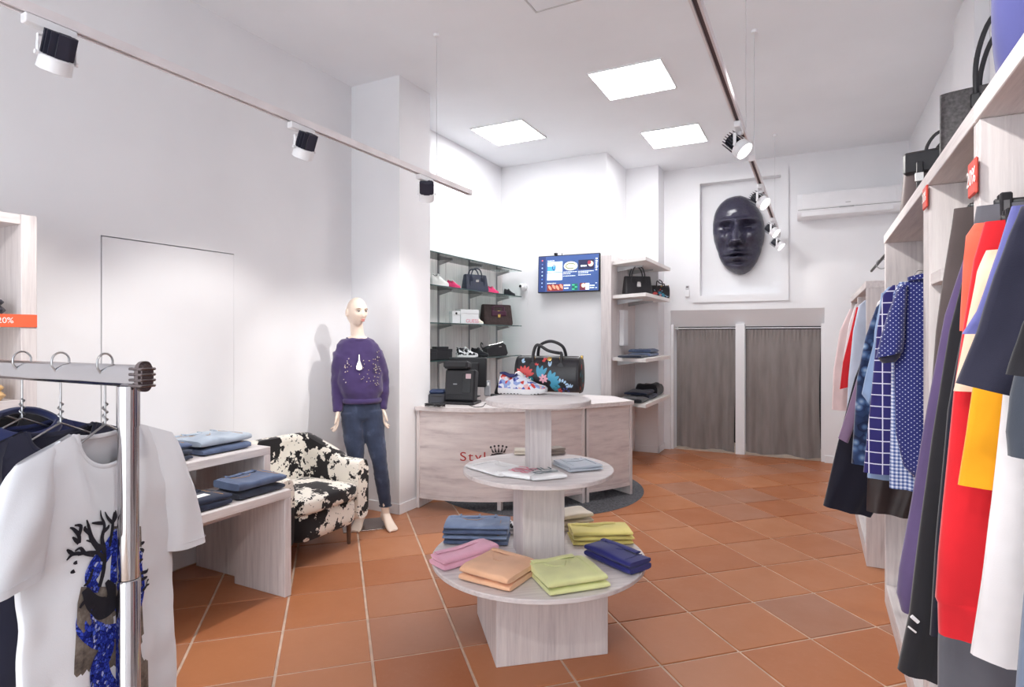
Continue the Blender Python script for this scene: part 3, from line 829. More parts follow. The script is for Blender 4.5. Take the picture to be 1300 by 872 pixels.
strokes('side_text', .335, .358, -.185, white_e); strokes('side_text', .335, .358, -.13, white_e)
MB().box(-.262, -.06, -.0412, -.04, -.205, -.125).build('picture', E_('rust', (120, 46, 40)), tv)
for i in range(4): MB().lathe([(.03, 0), (.03, .0008)], 14, T(-.225 + .048 * i, -.0412, -.165 + .012 * (i % 2)) @ RX(PI / 2) @ RZ(.6) @ Matrix.Diagonal((.5, 1.1, 1, 1))).build('picture_detail', E_('coral', (226, 140, 116)), tv)
strokes('caption', -.05, .03, -.15, white_e, 4, .018); strokes('caption', -.045, .01, -.182, white_e, 4, .014)
MB().box(.05, .12, -.0412, -.04, -.205, -.125).build('picture', E_('green', (24, 90, 80)), tv)
for i in range(6): MB().lathe([(.008, 0), (.008, .0008)], 8, T(.06 + .016 * (i % 4), -.0412, -.19 + .025 * (i // 2)) @ RX(PI / 2)).build('picture_detail', E_('mint', (70, 190, 140)), tv)
MB().box(.145, .235, -.0412, -.04, -.205, -.12).build('picture', E_('maroon', (96, 36, 50)), tv)
MB().lathe([(.025, 0), (.025, .0008)], 16, T(.19, -.0412, -.15) @ RX(PI / 2)).build('picture_detail', E_('peach', (236, 200, 176)), tv)
MB().box(.215, .262, -.0417, -.04, -.20, -.125).build('picture_detail', white_e, tv)
strokes('caption', .27, .325, -.16, white_e, 4, .012); strokes('caption', .27, .32, -.185, white_e, 4, .010)
o = thing('webcam', 'small black camera clipped on top of the television', 'camera', (-2.735, 6.462, 2.4125))
MB().rbox(-.022, .022, -.012, .012, 0, .03, .006).build('body', M_black, o)
MB().cyl((.005, -.012, .016), (.005, -.02, .016), .009, 14).build('lens', M_black, o, 40)
MB().rbox(.075, .083, -.004, .004, -.002, .022, .002).build('antenna', M_black, o)
# security camera on the back wall
p = onY(663, 364, 6.50)
o = thing('security_camera', 'white dome security camera on the wall between glass shelves and television', 'camera', (p.x, 6.56, p.z))
MB().cyl((0, 0, 0), (0, -.03, 0), .045, 24).build('mount', M_white, o, 40)
MB().ball((0, -.065, 0), .042, 20, 14).build('housing', M_white, o, 60)
MB().cyl((-.004, -.100, .004), (-.005, -.109, .005), .017, 18).build('lens', M_black, o, 40)
MB().tube(smooth_path([(.03, -.006, -.01), (.06, -.008, -.06), (.045, -.008, -.13), (.055, -.006, -.25)], 6), .004, 6).build('cable', M_white, o, 60)

# ------------------------------------------------------------------ chrome clothes rack close to the camera
RKY = .835
rk = thing('clothes_rack', 'chrome telescopic clothes rack holding the white shirt', 'clothes rack', (-1.462, RKY, 0))
m = MB(); rings = []
for x in (-1.25, .050):
    rings.append([(x, .013 * spow(math.cos(2 * PI * k / 24), .8), 1.356 + .027 * spow(math.sin(2 * PI * k / 24), .6)) for k in range(24)])
m.loft(rings).build('rail', M_chrome, rk, 40)
m = MB()
for x0, x1, s_ in ((.050, .055, 1.12), (.055, .067, 1.2), (.067, .077, .95)):
    m.loft([[(x, .0145 * s_ * spow(math.cos(2 * PI * k / 24), .8), 1.356 + .030 * s_ * spow(math.sin(2 * PI * k / 24), .6)) for k in range(24)] for x in (x0, x1)])
for k in range(4): m.rbox(.03, .080, -.0185, .0185, 1.3315 + .013 * k, 1.338 + .013 * k, .002)
m.build('end_cap', plain('dark_chrome', (128, 118, 118), .2, .9), rk, 40)
for x in (0, -1.2):
    MB().cyl((x, 0, 1.235), (x, 0, 1.331), .0243, 24).build('pole_socket', M_chrome, rk, 40)
    MB().cyl((x, 0, .872), (x, 0, 1.235), .0226, 24).build('upper_pole', M_chrome, rk, 40)
    MB().lathe([(.0226, .870), (.0252, .866), (.0252, .09)], 24, T(x, 0, 0)).build('lower_pole', M_chrome, rk, 40)
    MB().rbox(x - .016, x + .016, -.27, .27, .06, .092, .004).build('foot_bar', M_chrome, rk)
    for y in (-.24, .24):
        MB().cyl((x - .01, y, .028), (x + .01, y, .028), .028, 18).build('caster', M_black, rk, 40)
        MB().box(x - .014, x + .014, y - .012, y + .012, .03, .06).build('caster_fork', M_steel, rk)

# ------------------------------------------------------------------ folded clothes
JB = {'light': denim('denim_light', (138, 150, 168), (168, 180, 194), (200, 207, 214)), 'mid': denim('denim_mid', (66, 78, 106), (88, 102, 132), (128, 142, 166)),
      'dark': denim('denim_dark', (36, 40, 54), (50, 56, 72), (78, 86, 104)), 'ink': denim('denim_ink', (26, 30, 48), (36, 42, 62), (52, 60, 84)), 'sky': denim('denim_sky', (102, 120, 152), (126, 144, 176), (168, 182, 204))}
COT = {'orange': fabric('cotton_orange', (243, 190, 154)), 'lime': fabric('cotton_lime', (226, 230, 166)), 'pink': fabric('cotton_pink', (243, 182, 206)), 'navy': fabric('cotton_navy', (42, 44, 116)),
       'yellow': fabric('cotton_yellow', (236, 222, 136)), 'cream': fabric('cotton_cream', (228, 218, 202)), 'white': fabric('cotton_white', (238, 238, 240)), 'grey': fabric('cotton_grey', (190, 196, 206)), 'stone': fabric('cotton_stone', (170, 158, 148)), 'black': fabric('cotton_black', (34, 34, 40))}
M_stitch = plain('tan_stitch', (196, 150, 96), .8)
def slab(m, w, d, z0, z1, seed, skew=0):
    """one folded layer: round nose at the front fold, softer back"""
    rings = []; n = 20; zc, hh = (z0 + z1) / 2, (z1 - z0) / 2
    for i in range(13):
        t = -1 + 2 * i / 12; e = max(.02, 1 - abs(t) ** 10) ** .3
        x = t * w / 2; r = []
        for k in range(n):
            a = 2 * PI * k / n; y = spow(math.cos(a), .35) * d / 2; zz = spow(math.sin(a), .5) * hh * (.6 + .4 * e)
            q = nz(x * 9 + seed, y * 9, seed * 3.1)
            y2 = y * (1 + .03 * nz(x * 7, seed * 5.5, 1 if y > 0 else 2)) + skew * x
            x2 = x * (1 + .025 * nz(y * 8, seed, 4)) + .004 * nz(y * 20, zz * 90, seed)
            sag = .012 * hh / .02 * q * (1 if math.sin(a) > .2 else .15)
            r.append((x2, y2, zc + zz * (1 + .12 * q) + max(-hh * .3, min(hh * .35, sag))))
        rings.append(r)
    m.loft(rings)
def folded(label, FL, FR, z, d, h, mat, layers=2, kind='trousers', group=None, cat='trousers', seed=1, name='folded_trousers', k=1.0):
    if len(FL) == 2: A, B = onZ(*FL, z), onZ(*FR, z)
    else: A, B = Vector(FL), Vector(FR)
    w_ = (B - A).length; rz = math.atan2(B.y - A.y, B.x - A.x)
    perp = Vector((-math.sin(rz), math.cos(rz), 0)); c = (A + B) / 2 + perp * d / 2
    o = thing(name, label, cat, (c.x, c.y, z + .0012), rz, group)
    m = MB(); t = h / layers
    for i in range(layers): slab(m, w_ * (1 - .012 * i), d * (1 - .015 * i), i * t + .0003, (i + 1) * t + .002 * (i < layers - 1), seed + i * 2.3)
    m.build('body', mat, o, 60)
    if kind in ('jeans', 'trousers'):
        # waistband along the back edge, side seam, pocket edge
        m = MB(); path = [(x, d / 2 - .028 + .010 * math.sin(x * 9 + seed), h + .002 + .003 * nz(x * 12, seed)) for x in np.linspace(-w_ * .46, w_ * .30, 12)]
        m.tube(path, .017, 8, True, None, .28, up=(0, 0, 1)); m.build('waistband', mat, o, 60)
        sm = M_stitch if kind == 'jeans' else mat
        for y0 in (-.04, -.035):
            MB().tube([(w_ * .36 + .004 * math.sin(q * 30), y, h + .0008 + .004 * nz(.4, y * 9, seed)) for q, y in ((0, -d * .42), (.1, -d * .1), (.2, d * .2), (.3, d * .38))] if y0 < -.037 else
                      [(-w_ * .30, d * .22, h + .0012), (-w_ * .18, d * .06, h + .0012), (-w_ * .02, d * .02, h + .0012), (w_ * .1, d * .22, h + .0012)], .0014, 5).build('seam', sm, o)
        MB().lathe([(.008, 0), (.008, .003), (.004, .004)], 12, T(-w_ * .36, d / 2 - .03, h + .003)).build('button', M_gold if kind == 'jeans' else mat, o)
        if kind == 'jeans':
            for x in (-.3, 0, .26): MB().rbox(w_ * x - .005, w_ * x + .005, d / 2 - .05, d / 2 - .008, h + .004, h + .0095, .001).build('belt_loop', mat, o)
    if kind == 'shirt':
        MB().tube([(.05 * math.cos(a) * 1.1, d / 2 - .045 + .035 * math.sin(a), h + .002) for a in np.linspace(PI, 2 * PI, 14)], .007, 6, True, None, .4, up=(0, 0, 1)).build('collar', mat, o, 60)
        for s_ in (-1, 1): MB().tube([(s_ * w_ * .32, d * .4, h + .001), (s_ * w_ * .36, 0, h + .0012), (s_ * w_ * .33, -d * .4, h + .001)], .002, 5).build('fold_line', mat, o)
    return o
Z1 = .3905
def stack(n, labels, FL, FR, z, d, h, mats, kind, seed, group, cat, name='folded_trousers', layers=1):
    for i in range(n):
        dx, dy = (random.Random(seed * 10 + i).uniform(-1.5, 1.5), random.Random(seed + i).uniform(-1, 1))
        A, B = onZ(FL[0] + dx, FL[1] + dy * .4, z), onZ(FR[0] + dx + dy, FR[1], z); zi = z + i * (h + .0048); A.z = B.z = zi
        folded(labels[i], tuple(A), tuple(B), zi, d * (1 - .02 * i), h, mats[i % len(mats)], layers, kind, group, cat, seed + i, name)
ord_ = lambda base, n: ['bottom ' + base] + (['second lowest ' + base] if n > 2 else []) + (['third lowest ' + base] if n > 3 else []) + ['topmost ' + base]
gj = 'folded trousers on the display table'
stack(4, ord_('pair of blue jeans in the stack on the lower table tier', 4), (563, 692), (645, 694), Z1, .19, .0215, [JB['mid'], JB['sky'], JB['mid'], JB['sky']], 'jeans', 3, gj, 'jeans', 'folded_jeans')
folded('pink folded trousers on the lower table tier', (565, 727), (634, 706), Z1, .13, .055, COT['pink'], 2, 'trousers', gj, seed=5)
folded('lower of the two apricot folded trousers on the table', (582, 737), (647, 754), Z1, .25, .030, COT['orange'], 1, 'plain', gj, seed=8)
folded('upper of the two apricot folded trousers on the table', (583, 728), (644, 745), Z1 + .0335, .255, .034, COT['orange'], 1, 'trousers', gj, seed=9)
folded('lower of the two lime folded trousers on the table', (699, 759), (775, 747), Z1, .25, .026, COT['lime'], 1, 'plain', gj, seed=11)
folded('upper of the two lime folded trousers on the table', (697, 750), (772, 738), Z1 + .0295, .255, .034, COT['lime'], 1, 'trousers', gj, seed=12)
folded('navy folded trousers beside the lime ones on the table', (741, 706), (800, 732), Z1, .14, .06, COT['navy'], 2, 'trousers', gj, seed=14)
stack(3, ord_('yellow folded trousers in the stack on the table', 3), (729, 694), (806, 692), Z1, .18, .0185, [COT['yellow']], 'trousers', 16, gj, 'trousers')
stack(3, ord_('cream folded trousers in the stack behind the yellow ones', 3), (715, 676), (753, 671), Z1, .16, .026, [COT['cream']], 'plain', 21, gj, 'trousers')
def splash(name, a, b, thr=.56, sc_=16):
    if name in MATS: return MATS[name]
    t = NT(name); co = t.coord(); f = t.noise(co, sc_, 3); t.color(t.ramp(f, [(thr - .01, a), (thr + .01, b)])); t.set(.9, 0, .2, .2); MATS[name] = t.m; return t.m
folded('white folded top with black print behind the blue jeans stack', (628, 681), (654, 679), Z1, .17, .05, splash('white_black_print', (236, 234, 236), (40, 40, 46), .55, 20), 2, 'plain', gj, 'top', 24, 'folded_blouse')
# t-shirts on the middle tier
Z2 = .8105; gt = 'folded tops on the middle table tier'
folded('plain white folded t-shirt on the middle table tier', (590, 594), (634, 607), Z2, .19, .016, COT['white'], 1, 'shirt', gt, 't-shirt', 31, 'folded_tshirt')
M_pp = plain('pink_print', (232, 150, 168), .7); M_gp = plain('grey_print', (92, 112, 120), .7)
def scribble(o, x0, x1, y0, y1, z, mat, n, seed):
    r = random.Random(seed)
    for i in range(n):
        y = lerp(y0, y1, (i + .5) / n); pts = [(lerp(x0, x1, k / 5) + r.uniform(-.004, .004), y + r.uniform(-.010, .010), z) for k in range(6)]
        MB().tube(smooth_path(pts, 4), .0055, 6, True, None, .12, up=(0, 0, 1)).build('print', mat, o)
o = folded('white folded t-shirt with pink print on the middle table tier', (633, 605), (673, 611), Z2, .15, .022, COT['white'], 1, 'plain', gt, 't-shirt', 33, 'folded_tshirt')
scribble(o, -.05, .05, -.05, .05, .0265, M_pp, 5, 3)
o = folded('white folded t-shirt with grey print on the middle table tier', (678, 612), (720, 608), Z2, .15, .022, COT['white'], 1, 'plain', gt, 't-shirt', 35, 'folded_tshirt')
text_obj('print', 'MU', .075, M_gp, o, T(0, .035, .0265), .0004); scribble(o, -.06, .06, -.045, .0, .0265, M_gp, 2, 6)
folded('pale grey folded shirt on the middle table tier', (724, 601), (766, 597), Z2, .19, .028, splash('pale_grey_print', (196, 203, 214), (150, 156, 170), .66, 14), 2, 'shirt', gt, 'shirt', 37, 'folded_shirt')
folded('taupe folded scarf behind the table post', (690, 579), (718, 577), Z2, .10, .035, COT['stone'], 2, 'plain', gt, 'scarf', 39, 'folded_scarf')
folded('beige folded scarf behind the table post', (653, 578), (668, 578), Z2, .08, .028, COT['cream'], 2, 'plain', gt, 'scarf', 41, 'folded_scarf')
# benches
gb = 'folded jeans on the benches'
def bj(label, y0, y1, x, z, d, h, mat, layers, seed): return folded(label, (x, y0, z), (x, y1, z), z, d, h, mat, layers, 'jeans', gb, 'jeans', seed, 'folded_jeans')
# bench fronts face +x: the fold faces the room
bj('dark blue folded jeans with dark waistband on the tall bench', 1.72, 1.99, -2.91, .80, .30, .055, JB['dark'], 2, 51)
bj('mid blue folded jeans lying on the dark pair on the tall bench', 1.76, 2.00, -2.93, .8595, .26, .03, JB['mid'], 1, 52)
bj('light washed folded jeans on the tall bench', 2.06, 2.36, -2.92, .80, .28, .04, JB['mid'], 1, 53)
bj('palest washed folded jeans, topmost on the tall bench', 2.05, 2.37, -2.93, .8445, .27, .042, JB['light'], 1, 54)
o = bj('dark indigo folded jeans with paper label on the low bench', 1.72, 2.02, -2.64, .594, .21, .06, JB['ink'], 2, 55)
MB().rbox(-.05, .06, -.06, -.01, .0635, .065, .0005).build('paper_label', M_txt, o)
MB().rbox(-.12, -.04, .04, .08, .0635, .068, .001).build('leather_patch', plain('tan_leather', (196, 150, 84), .6), o)
bj('mid blue folded jeans at the bottom on the low bench', 2.07, 2.36, -2.645, .594, .205, .042, JB['dark'], 1, 56)
bj('mid blue folded jeans on top on the low bench', 2.06, 2.365, -2.64, .6405, .205, .046, JB['mid'], 1, 57)
# corner shelves
gs = 'folded trousers on the corner shelves'
def cs(label, x, y, z, h, mat, seed, w_=.26): return folded(label, (x, y, z), (x, y + w_, z), z, .26, h, mat, 1, 'plain', gs, 'trousers', seed)
cs('dark blue folded jeans on the corner shelf, closest to the counter', -1.64, 6.20, 1.2155, .03, JB['dark'], 61, .30)
cs('dark blue folded jeans on the corner shelf, closest to the pilaster', -1.66, 6.66, 1.2155, .04, JB['mid'], 62, .42)
cs('blue folded jeans lying on top on the corner shelf', -1.67, 6.72, 1.260, .04, JB['mid'], 63, .40)
cs('dark grey folded trousers on the lowest corner shelf', -1.63, 6.18, .7355, .05, COT['black'], 64, .32)
cs('charcoal folded trousers on the lowest corner shelf', -1.64, 6.55, .7355, .05, JB['ink'], 65, .36)
cs('indigo folded trousers on the lowest corner shelf', -1.66, 6.50, .789, .04, JB['ink'], 66, .36)
cs('black folded knit at the back of the lowest corner shelf', -1.65, 6.95, .7355, .14, COT['black'], 67, .34)

# ------------------------------------------------------------------ bags
M_navyl = plain('navy_leather', (34, 40, 62), .4, 0, .5, .1, 20, .15, 120)
M_blackl = plain('black_leather', (36, 35, 40), .42, 0, .5, .1, 20, .15, 120)
M_brown = plain('brown_canvas', (62, 48, 48), .7, 0, .3, .15, 30, .2, 200)
M_burg = plain('burgundy_leather', (76, 34, 60), .45, 0, .5, .1)
M_silver = plain('silver_metal', (208, 206, 204), .25, 1)
def bag_body(w, d, h, taper=.12, bulge=.0, p=.22, dt=.55):
    """rounded box, narrower to the top"""
    m = MB(); rings = []; n = 36
    for j in range(12):
        t = j / 11; e = 1 - (1 - min(1, t * 7)) ** 2 * .05
        hw = w / 2 * (1 - taper * t) * e * (1 + bulge * math.sin(PI * t)); hd = d / 2 * (1 - dt * t) * e * (1 + bulge * math.sin(PI * t))
        rings.append([(spow(math.cos(2 * PI * k / n), p) * hw, spow(math.sin(2 * PI * k / n), p) * hd, h * t) for k in range(n)])
    m.loft(rings); return m
def arc_handle(m, w, h, z, y, r, flat=.6):
    pts = smooth_path([(-w / 2, y, z), (-w / 2 * .98, y, z + h * .45), (-w / 2 * .62, y, z + h * .88), (0, y, z + h), (w / 2 * .62, y, z + h * .88), (w / 2 * .98, y, z + h * .45), (w / 2, y, z)], 5)
    m.tube(pts, r, 8, True, None, flat, up=(0, 1, 0))
def tote(label, loc, rz, w, d, h, mat, hm, hh, hw, clasp=M_gold, group=None, taper=.12, name='handbag', dt=.55):
    o = thing(name, label, 'bag', loc, rz, group)
    bag_body(w, d, h, taper, dt=dt).build('body', mat, o, 40)
    yt = d / 2 * (1 - dt)
    for s_ in (-1, 1):
        m = MB(); arc_handle(m, hw, hh, h - .035, s_ * yt * 1.12, .0075); m.build('handle', hm, o, 60)
        for x in (-1, 1): MB().rbox(x * hw / 2 - .014, x * hw / 2 + .014, s_ * yt * 1.18 - .012, s_ * yt * 1.18 + .012, h - .075, h - .028, .004).build('handle_tab', hm, o)
    MB().rbox(-w / 2 * (1 - taper) * .98, w / 2 * (1 - taper) * .98, -d * .08, d * .08, h - .004, h + .006, .003).build('zip', hm, o)
    MB().rbox(-.02, .02, -d / 2 * .83, -d / 2 * .62, h * .55, h * .72, .004).build('clasp', clasp, o)
    return o
XS = -3.33
def sh(px, z): p = onX(px, 400, XS); return p.y
gg = 'bags on the glass shelves'
y0 = sh(603, 0)
o = tote('navy handbag with two looped handles on the glass shelf between pink shoes', (XS, y0, SZ[1] + .001), math.radians(62), .30, .14, .185, M_navyl, M_navyl, .105, .13, M_silver, gg)
for x in (-.09, .09): MB().rbox(x - .006, x + .006, -.058, -.050, .03, .17, .002).build('strap', M_navyl, o)
y0 = sh(630, 0)
o = tote('dark brown handbag with burgundy flap and gold clasp on the glass shelf', (XS, y0, SZ[2] + .001), math.radians(60), .40, .15, .235, M_brown, M_burg, .02, .15, M_gold, gg, .06)
MB().rbox(-.10, .10, -.066, -.050, .105, .165, .006).build('flap', M_burg, o)
MB().rbox(-.018, .018, -.072, -.064, .085, .125, .004).build('lock', M_gold, o)
m = MB(); arc_handle(m, .14, -.12, .215, -.054, .007); m.build('handle', M_burg, o, 60)
# clutch: leaning wedge
y0 = sh(629, 0)
o = thing('clutch_bag', 'black slanted wash bag on the lowest glass shelf', 'bag', (XS, y0, SZ[3] + .001), math.radians(62), gg); o.scale = (1, 1, 1.1)
m = MB(); n = 24
prof = [(-.17, 0), (.13, 0), (.155, .03), (.12, .13), (.09, .145), (-.12, .105), (-.175, .085)]
m.loft([[(x * (1 - .1 * abs(t)), t * .055, z * (1 - .12 * abs(t)) + .001) for x, z in prof] for t in (-1, -.6, 0, .6, 1)])
m.build('body', M_blackl, o, 30)
MB().tube([(-.11, -.03, .112), (.0, -.032, .128), (.09, -.03, .148)], .004, 6).build('zip', M_silver, o)
MB().rbox(.015, .05, -.056, -.05, .095, .105, .001).build('badge', M_silver, o)
MB().tube(smooth_path([(-.17, 0, .08), (-.20, 0, .10), (-.19, .01, .14), (-.17, 0, .12)], 5), .006, 8).build('wrist_strap', M_blackl, o, 60)
# corner shelf bags
gc = 'bags on the corner shelf'
p = onX(803, 400, -1.82)
o = tote('black satchel with silver clasp on the corner shelf', (-1.80, p.y + .12, 1.9135), math.radians(35), .33, .15, .215, M_blackl, M_blackl, .15, .15, M_silver, gc, .1)
MB().rbox(-.024, .024, -.066, -.058, .095, .14, .006).build('plaque', M_silver, o)
def petal(m, fn, x, z, a, L, W_, off=.0012, n=10):
    """leaf shaped decal mapped on a surface y = fn(x, z)"""
    pts = []
    for i in range(n + 1):
        t = i / n; wd = W_ / 2 * math.sin(PI * min(1, t * .92 + .06)) ** .7
        pts.append((t * L, wd))
    vs = []; fs = []
    for i, (l, wd) in enumerate(pts):
        for s_ in (-1, 0, 1):
            X_ = x + l * math.cos(a) - s_ * wd * math.sin(a); Z_ = z + l * math.sin(a) + s_ * wd * math.cos(a)
            vs.append((X_, fn(X_, Z_) - off, Z_))
    for i in range(n):
        for k in range(2):
            b = i * 3 + k; fs.append((b, b + 3, b + 4, b + 1))
    m.add(vs, fs)
FLC = {'red': plain('petal_red', (226, 84, 84), .5), 'blue': plain('petal_blue', (74, 158, 190), .5), 'teal': plain('petal_teal', (44, 130, 140), .5), 'pink': plain('petal_pink', (238, 176, 190), .5), 'pale': plain('petal_pale', (176, 206, 232), .5), 'royal': plain('petal_royal', (60, 80, 160), .5)}
def floral_bag(label, loc, rz, w, d, h, k=1.0, group=None):
    o = thing('handbag', label, 'bag', loc, rz, group)
    p = 2.6
    n = 40
    def sec(s_, x):      # barrel section in y, z
        r = []
        for q in range(n):
            a = 2 * PI * q / n
            z = h / 2 + spow(math.sin(a), 2 / p) * h / 2 * s_; y = spow(math.cos(a), 2 / p) * d / 2 * s_ * (1 - .30 * max(0, (z - h * .45) / h))
            r.append((x, y, z if z > .004 else .004 * s_))
        return r
    m = MB(); xs = [(-w / 2, .90), (-w / 2 + .006 * k, .97), (-w / 2 + .02 * k, 1), (0, 1.01), (w / 2 - .02 * k, 1), (w / 2 - .006 * k, .97), (w / 2, .90)]
    m.loft([sec(s_, x) for x, s_ in xs]); m.build('body', M_blackl, o, 50)
    def fn(x, z):
        q = min(.999, abs((z - h / 2) / (h / 2))); y = d / 2 * 1.008 * (1 - q ** p) ** (1 / p)
        return -y * (1 - .30 * max(0, (z - h * .45) / h))
    def fan(c, x, z, n_, a0, a1, L, W_, r0=.008):
        mm = MB()
        for i in range(n_):
            a = a0 + (a1 - a0) * i / max(1, n_ - 1); petal(mm, fn, x + r0 * math.cos(a), z + r0 * math.sin(a), a, L, W_)
        mm.build('petal_print', FLC[c], o)
    s_ = w / .34
    fan('red', -.115 * s_, .085 * s_, 9, .1 * PI, 1.15 * PI, .040 * s_, .017 * s_, .016 * s_); fan('red', -.112 * s_, .082 * s_, 5, .0, PI, .02 * s_, .011 * s_, .002)
    fan('blue', -.035 * s_, .075 * s_, 3, .30 * PI, .55 * PI, .06 * s_, .020 * s_); fan('blue', .015 * s_, .055 * s_, 6, -.25 * PI, .45 * PI, .052 * s_, .022 * s_, .012 * s_)
    fan('pink', -.012 * s_, .075 * s_, 7, 0, 1.75 * PI, .022 * s_, .012 * s_, .003); fan('teal', -.06 * s_, .06 * s_, 3, .8 * PI, 1.2 * PI, .03 * s_, .02 * s_); fan('teal', .03 * s_, .02 * s_, 3, -.2, .6, .03 * s_, .02 * s_)
    fan('pale', .02 * s_, .13 * s_, 2, .45 * PI, .6 * PI, .026 * s_, .009 * s_); fan('pale', .075 * s_, .03 * s_, 5, .05 * PI, .5 * PI, .018 * s_, .011 * s_, .03 * s_)
    fan('red', .07 * s_, .014 * s_, 5, 0, 1.6 * PI, .012 * s_, .010 * s_, .002); fan('royal', .10 * s_, .012 * s_, 4, 0, PI, .013 * s_, .008 * s_); fan('pale', .125 * s_, .025 * s_, 3, .3 * PI, .6 * PI, .02 * s_, .008 * s_)
    fan('red', .0, .165 * s_, 3, .6 * PI, PI, .018 * s_, .012 * s_); fan('red', -.055 * s_, .135 * s_, 3, .9, 2.2, .012 * s_, .008 * s_); fan('pale', -.14 * s_, .155 * s_, 2, .2, .9, .018 * s_, .012 * s_)
    # print on the end panel
    mm = MB()
    for (c, y, z, a, L) in (('teal', -.02, .085, 1.2, .035), ('teal', -.0, .075, .6, .035), ('teal', -.03, .08, 1.9, .03), ('royal', .01, .06, .1, .03), ('teal', .0, .045, -.5, .03)):
        b = MB(); petal(b, lambda x_, z_: 0, y * s_, z * s_, a, L * s_, .014 * s_, 0)
        mm.add([(w / 2 + .0012, v[0], v[2]) for v in b.v], b.f)
    mm.build('end_print', FLC['teal'], o)
    mm = MB()
    for (y, z, a, L) in ((-.01, .12, 1.4, .03), (.02, .03, .9, .02), (-.03, .02, 2.2, .02)):
        b = MB(); petal(b, lambda x_, z_: 0, y * s_, z * s_, a, L * s_, .014 * s_, 0); mm.add([(w / 2 + .0014, v[0], v[2]) for v in b.v], b.f)
    mm.build('end_print', FLC['red'], o)
    MB().tube([r for r in sec(.985, w / 2 - .004)], .003 * k + .001, 6, loop=True).build('piping', M_blackl, o, 60)
    MB().tube([r for r in sec(.985, -w / 2 + .004)], .003 * k + .001, 6, loop=True).build('piping', M_blackl, o, 60)
    for s2 in (-1, 1):
        m = MB(); hw = w * .44
        pts = smooth_path([(-hw / 2, s2 * d * .33, h * .82), (-hw / 2 * 1.0, s2 * d * .28, h * 1.1), (-hw * .38, s2 * d * .2, h * 1.32), (0, s2 * d * .16, h * (1.42 if s2 > 0 else 1.16)), (hw * .38, s2 * d * .2, h * (1.3 if s2 > 0 else 1.1)), (hw / 2, s2 * d * .28, h * 1.08), (hw / 2, s2 * d * .33, h * .82)], 6)
        m.tube(pts, .0085 * k, 10); m.build('handle', M_blackl, o, 60)
        for x in (-1, 1):
            q = -fn(0, h * .78)
            MB().lathe([(.017 * k, 0), (.016 * k, .004 * k)], 6, T(x * hw / 2, s2 * q, h * .76) @ RX(-s2 * PI / 2)).build('handle_patch', M_blackl, o)
            MB().tube([(x * hw / 2 + .009 * k * math.cos(a), s2 * d * .30, h * .95 + .011 * k * math.sin(a)) for a in np.linspace(0, 2 * PI, 13)[:-1]], .002 * k, 6, loop=True).build('ring', M_gold, o)
    MB().rbox(-w * .46, w * .46, -.006, .006, h * .985, h * 1.012, .003).build('zip', M_blackl, o)
    MB().lathe([(.013 * k, 0), (.013 * k, .003), (.008 * k, .005)], 16, T(.012, fn(0, h * .93), h * .93) @ RX(PI / 2 - .5)).build('medallion', M_gold, o)
    MB().rbox(w / 2 - .006, w / 2 + .008, -.008 * k, .008 * k, h * .93, h * 1.03, .002).build('zip_pull', M_gold, o)
    return o
p = onZ(690, 500, 1.146)
floral_bag('large black bowling bag with red and blue flowers on the top table tier', (p.x - .012, p.y + .108, 1.1465), YAW + math.radians(-19), .355, .16, .195)
p = onX(835, 400, -1.70)
floral_bag('small black bag with red flowers beside the black satchel', (-1.72, p.y + .18, 1.9135), math.radians(30), .22, .13, .17, .8, gc)

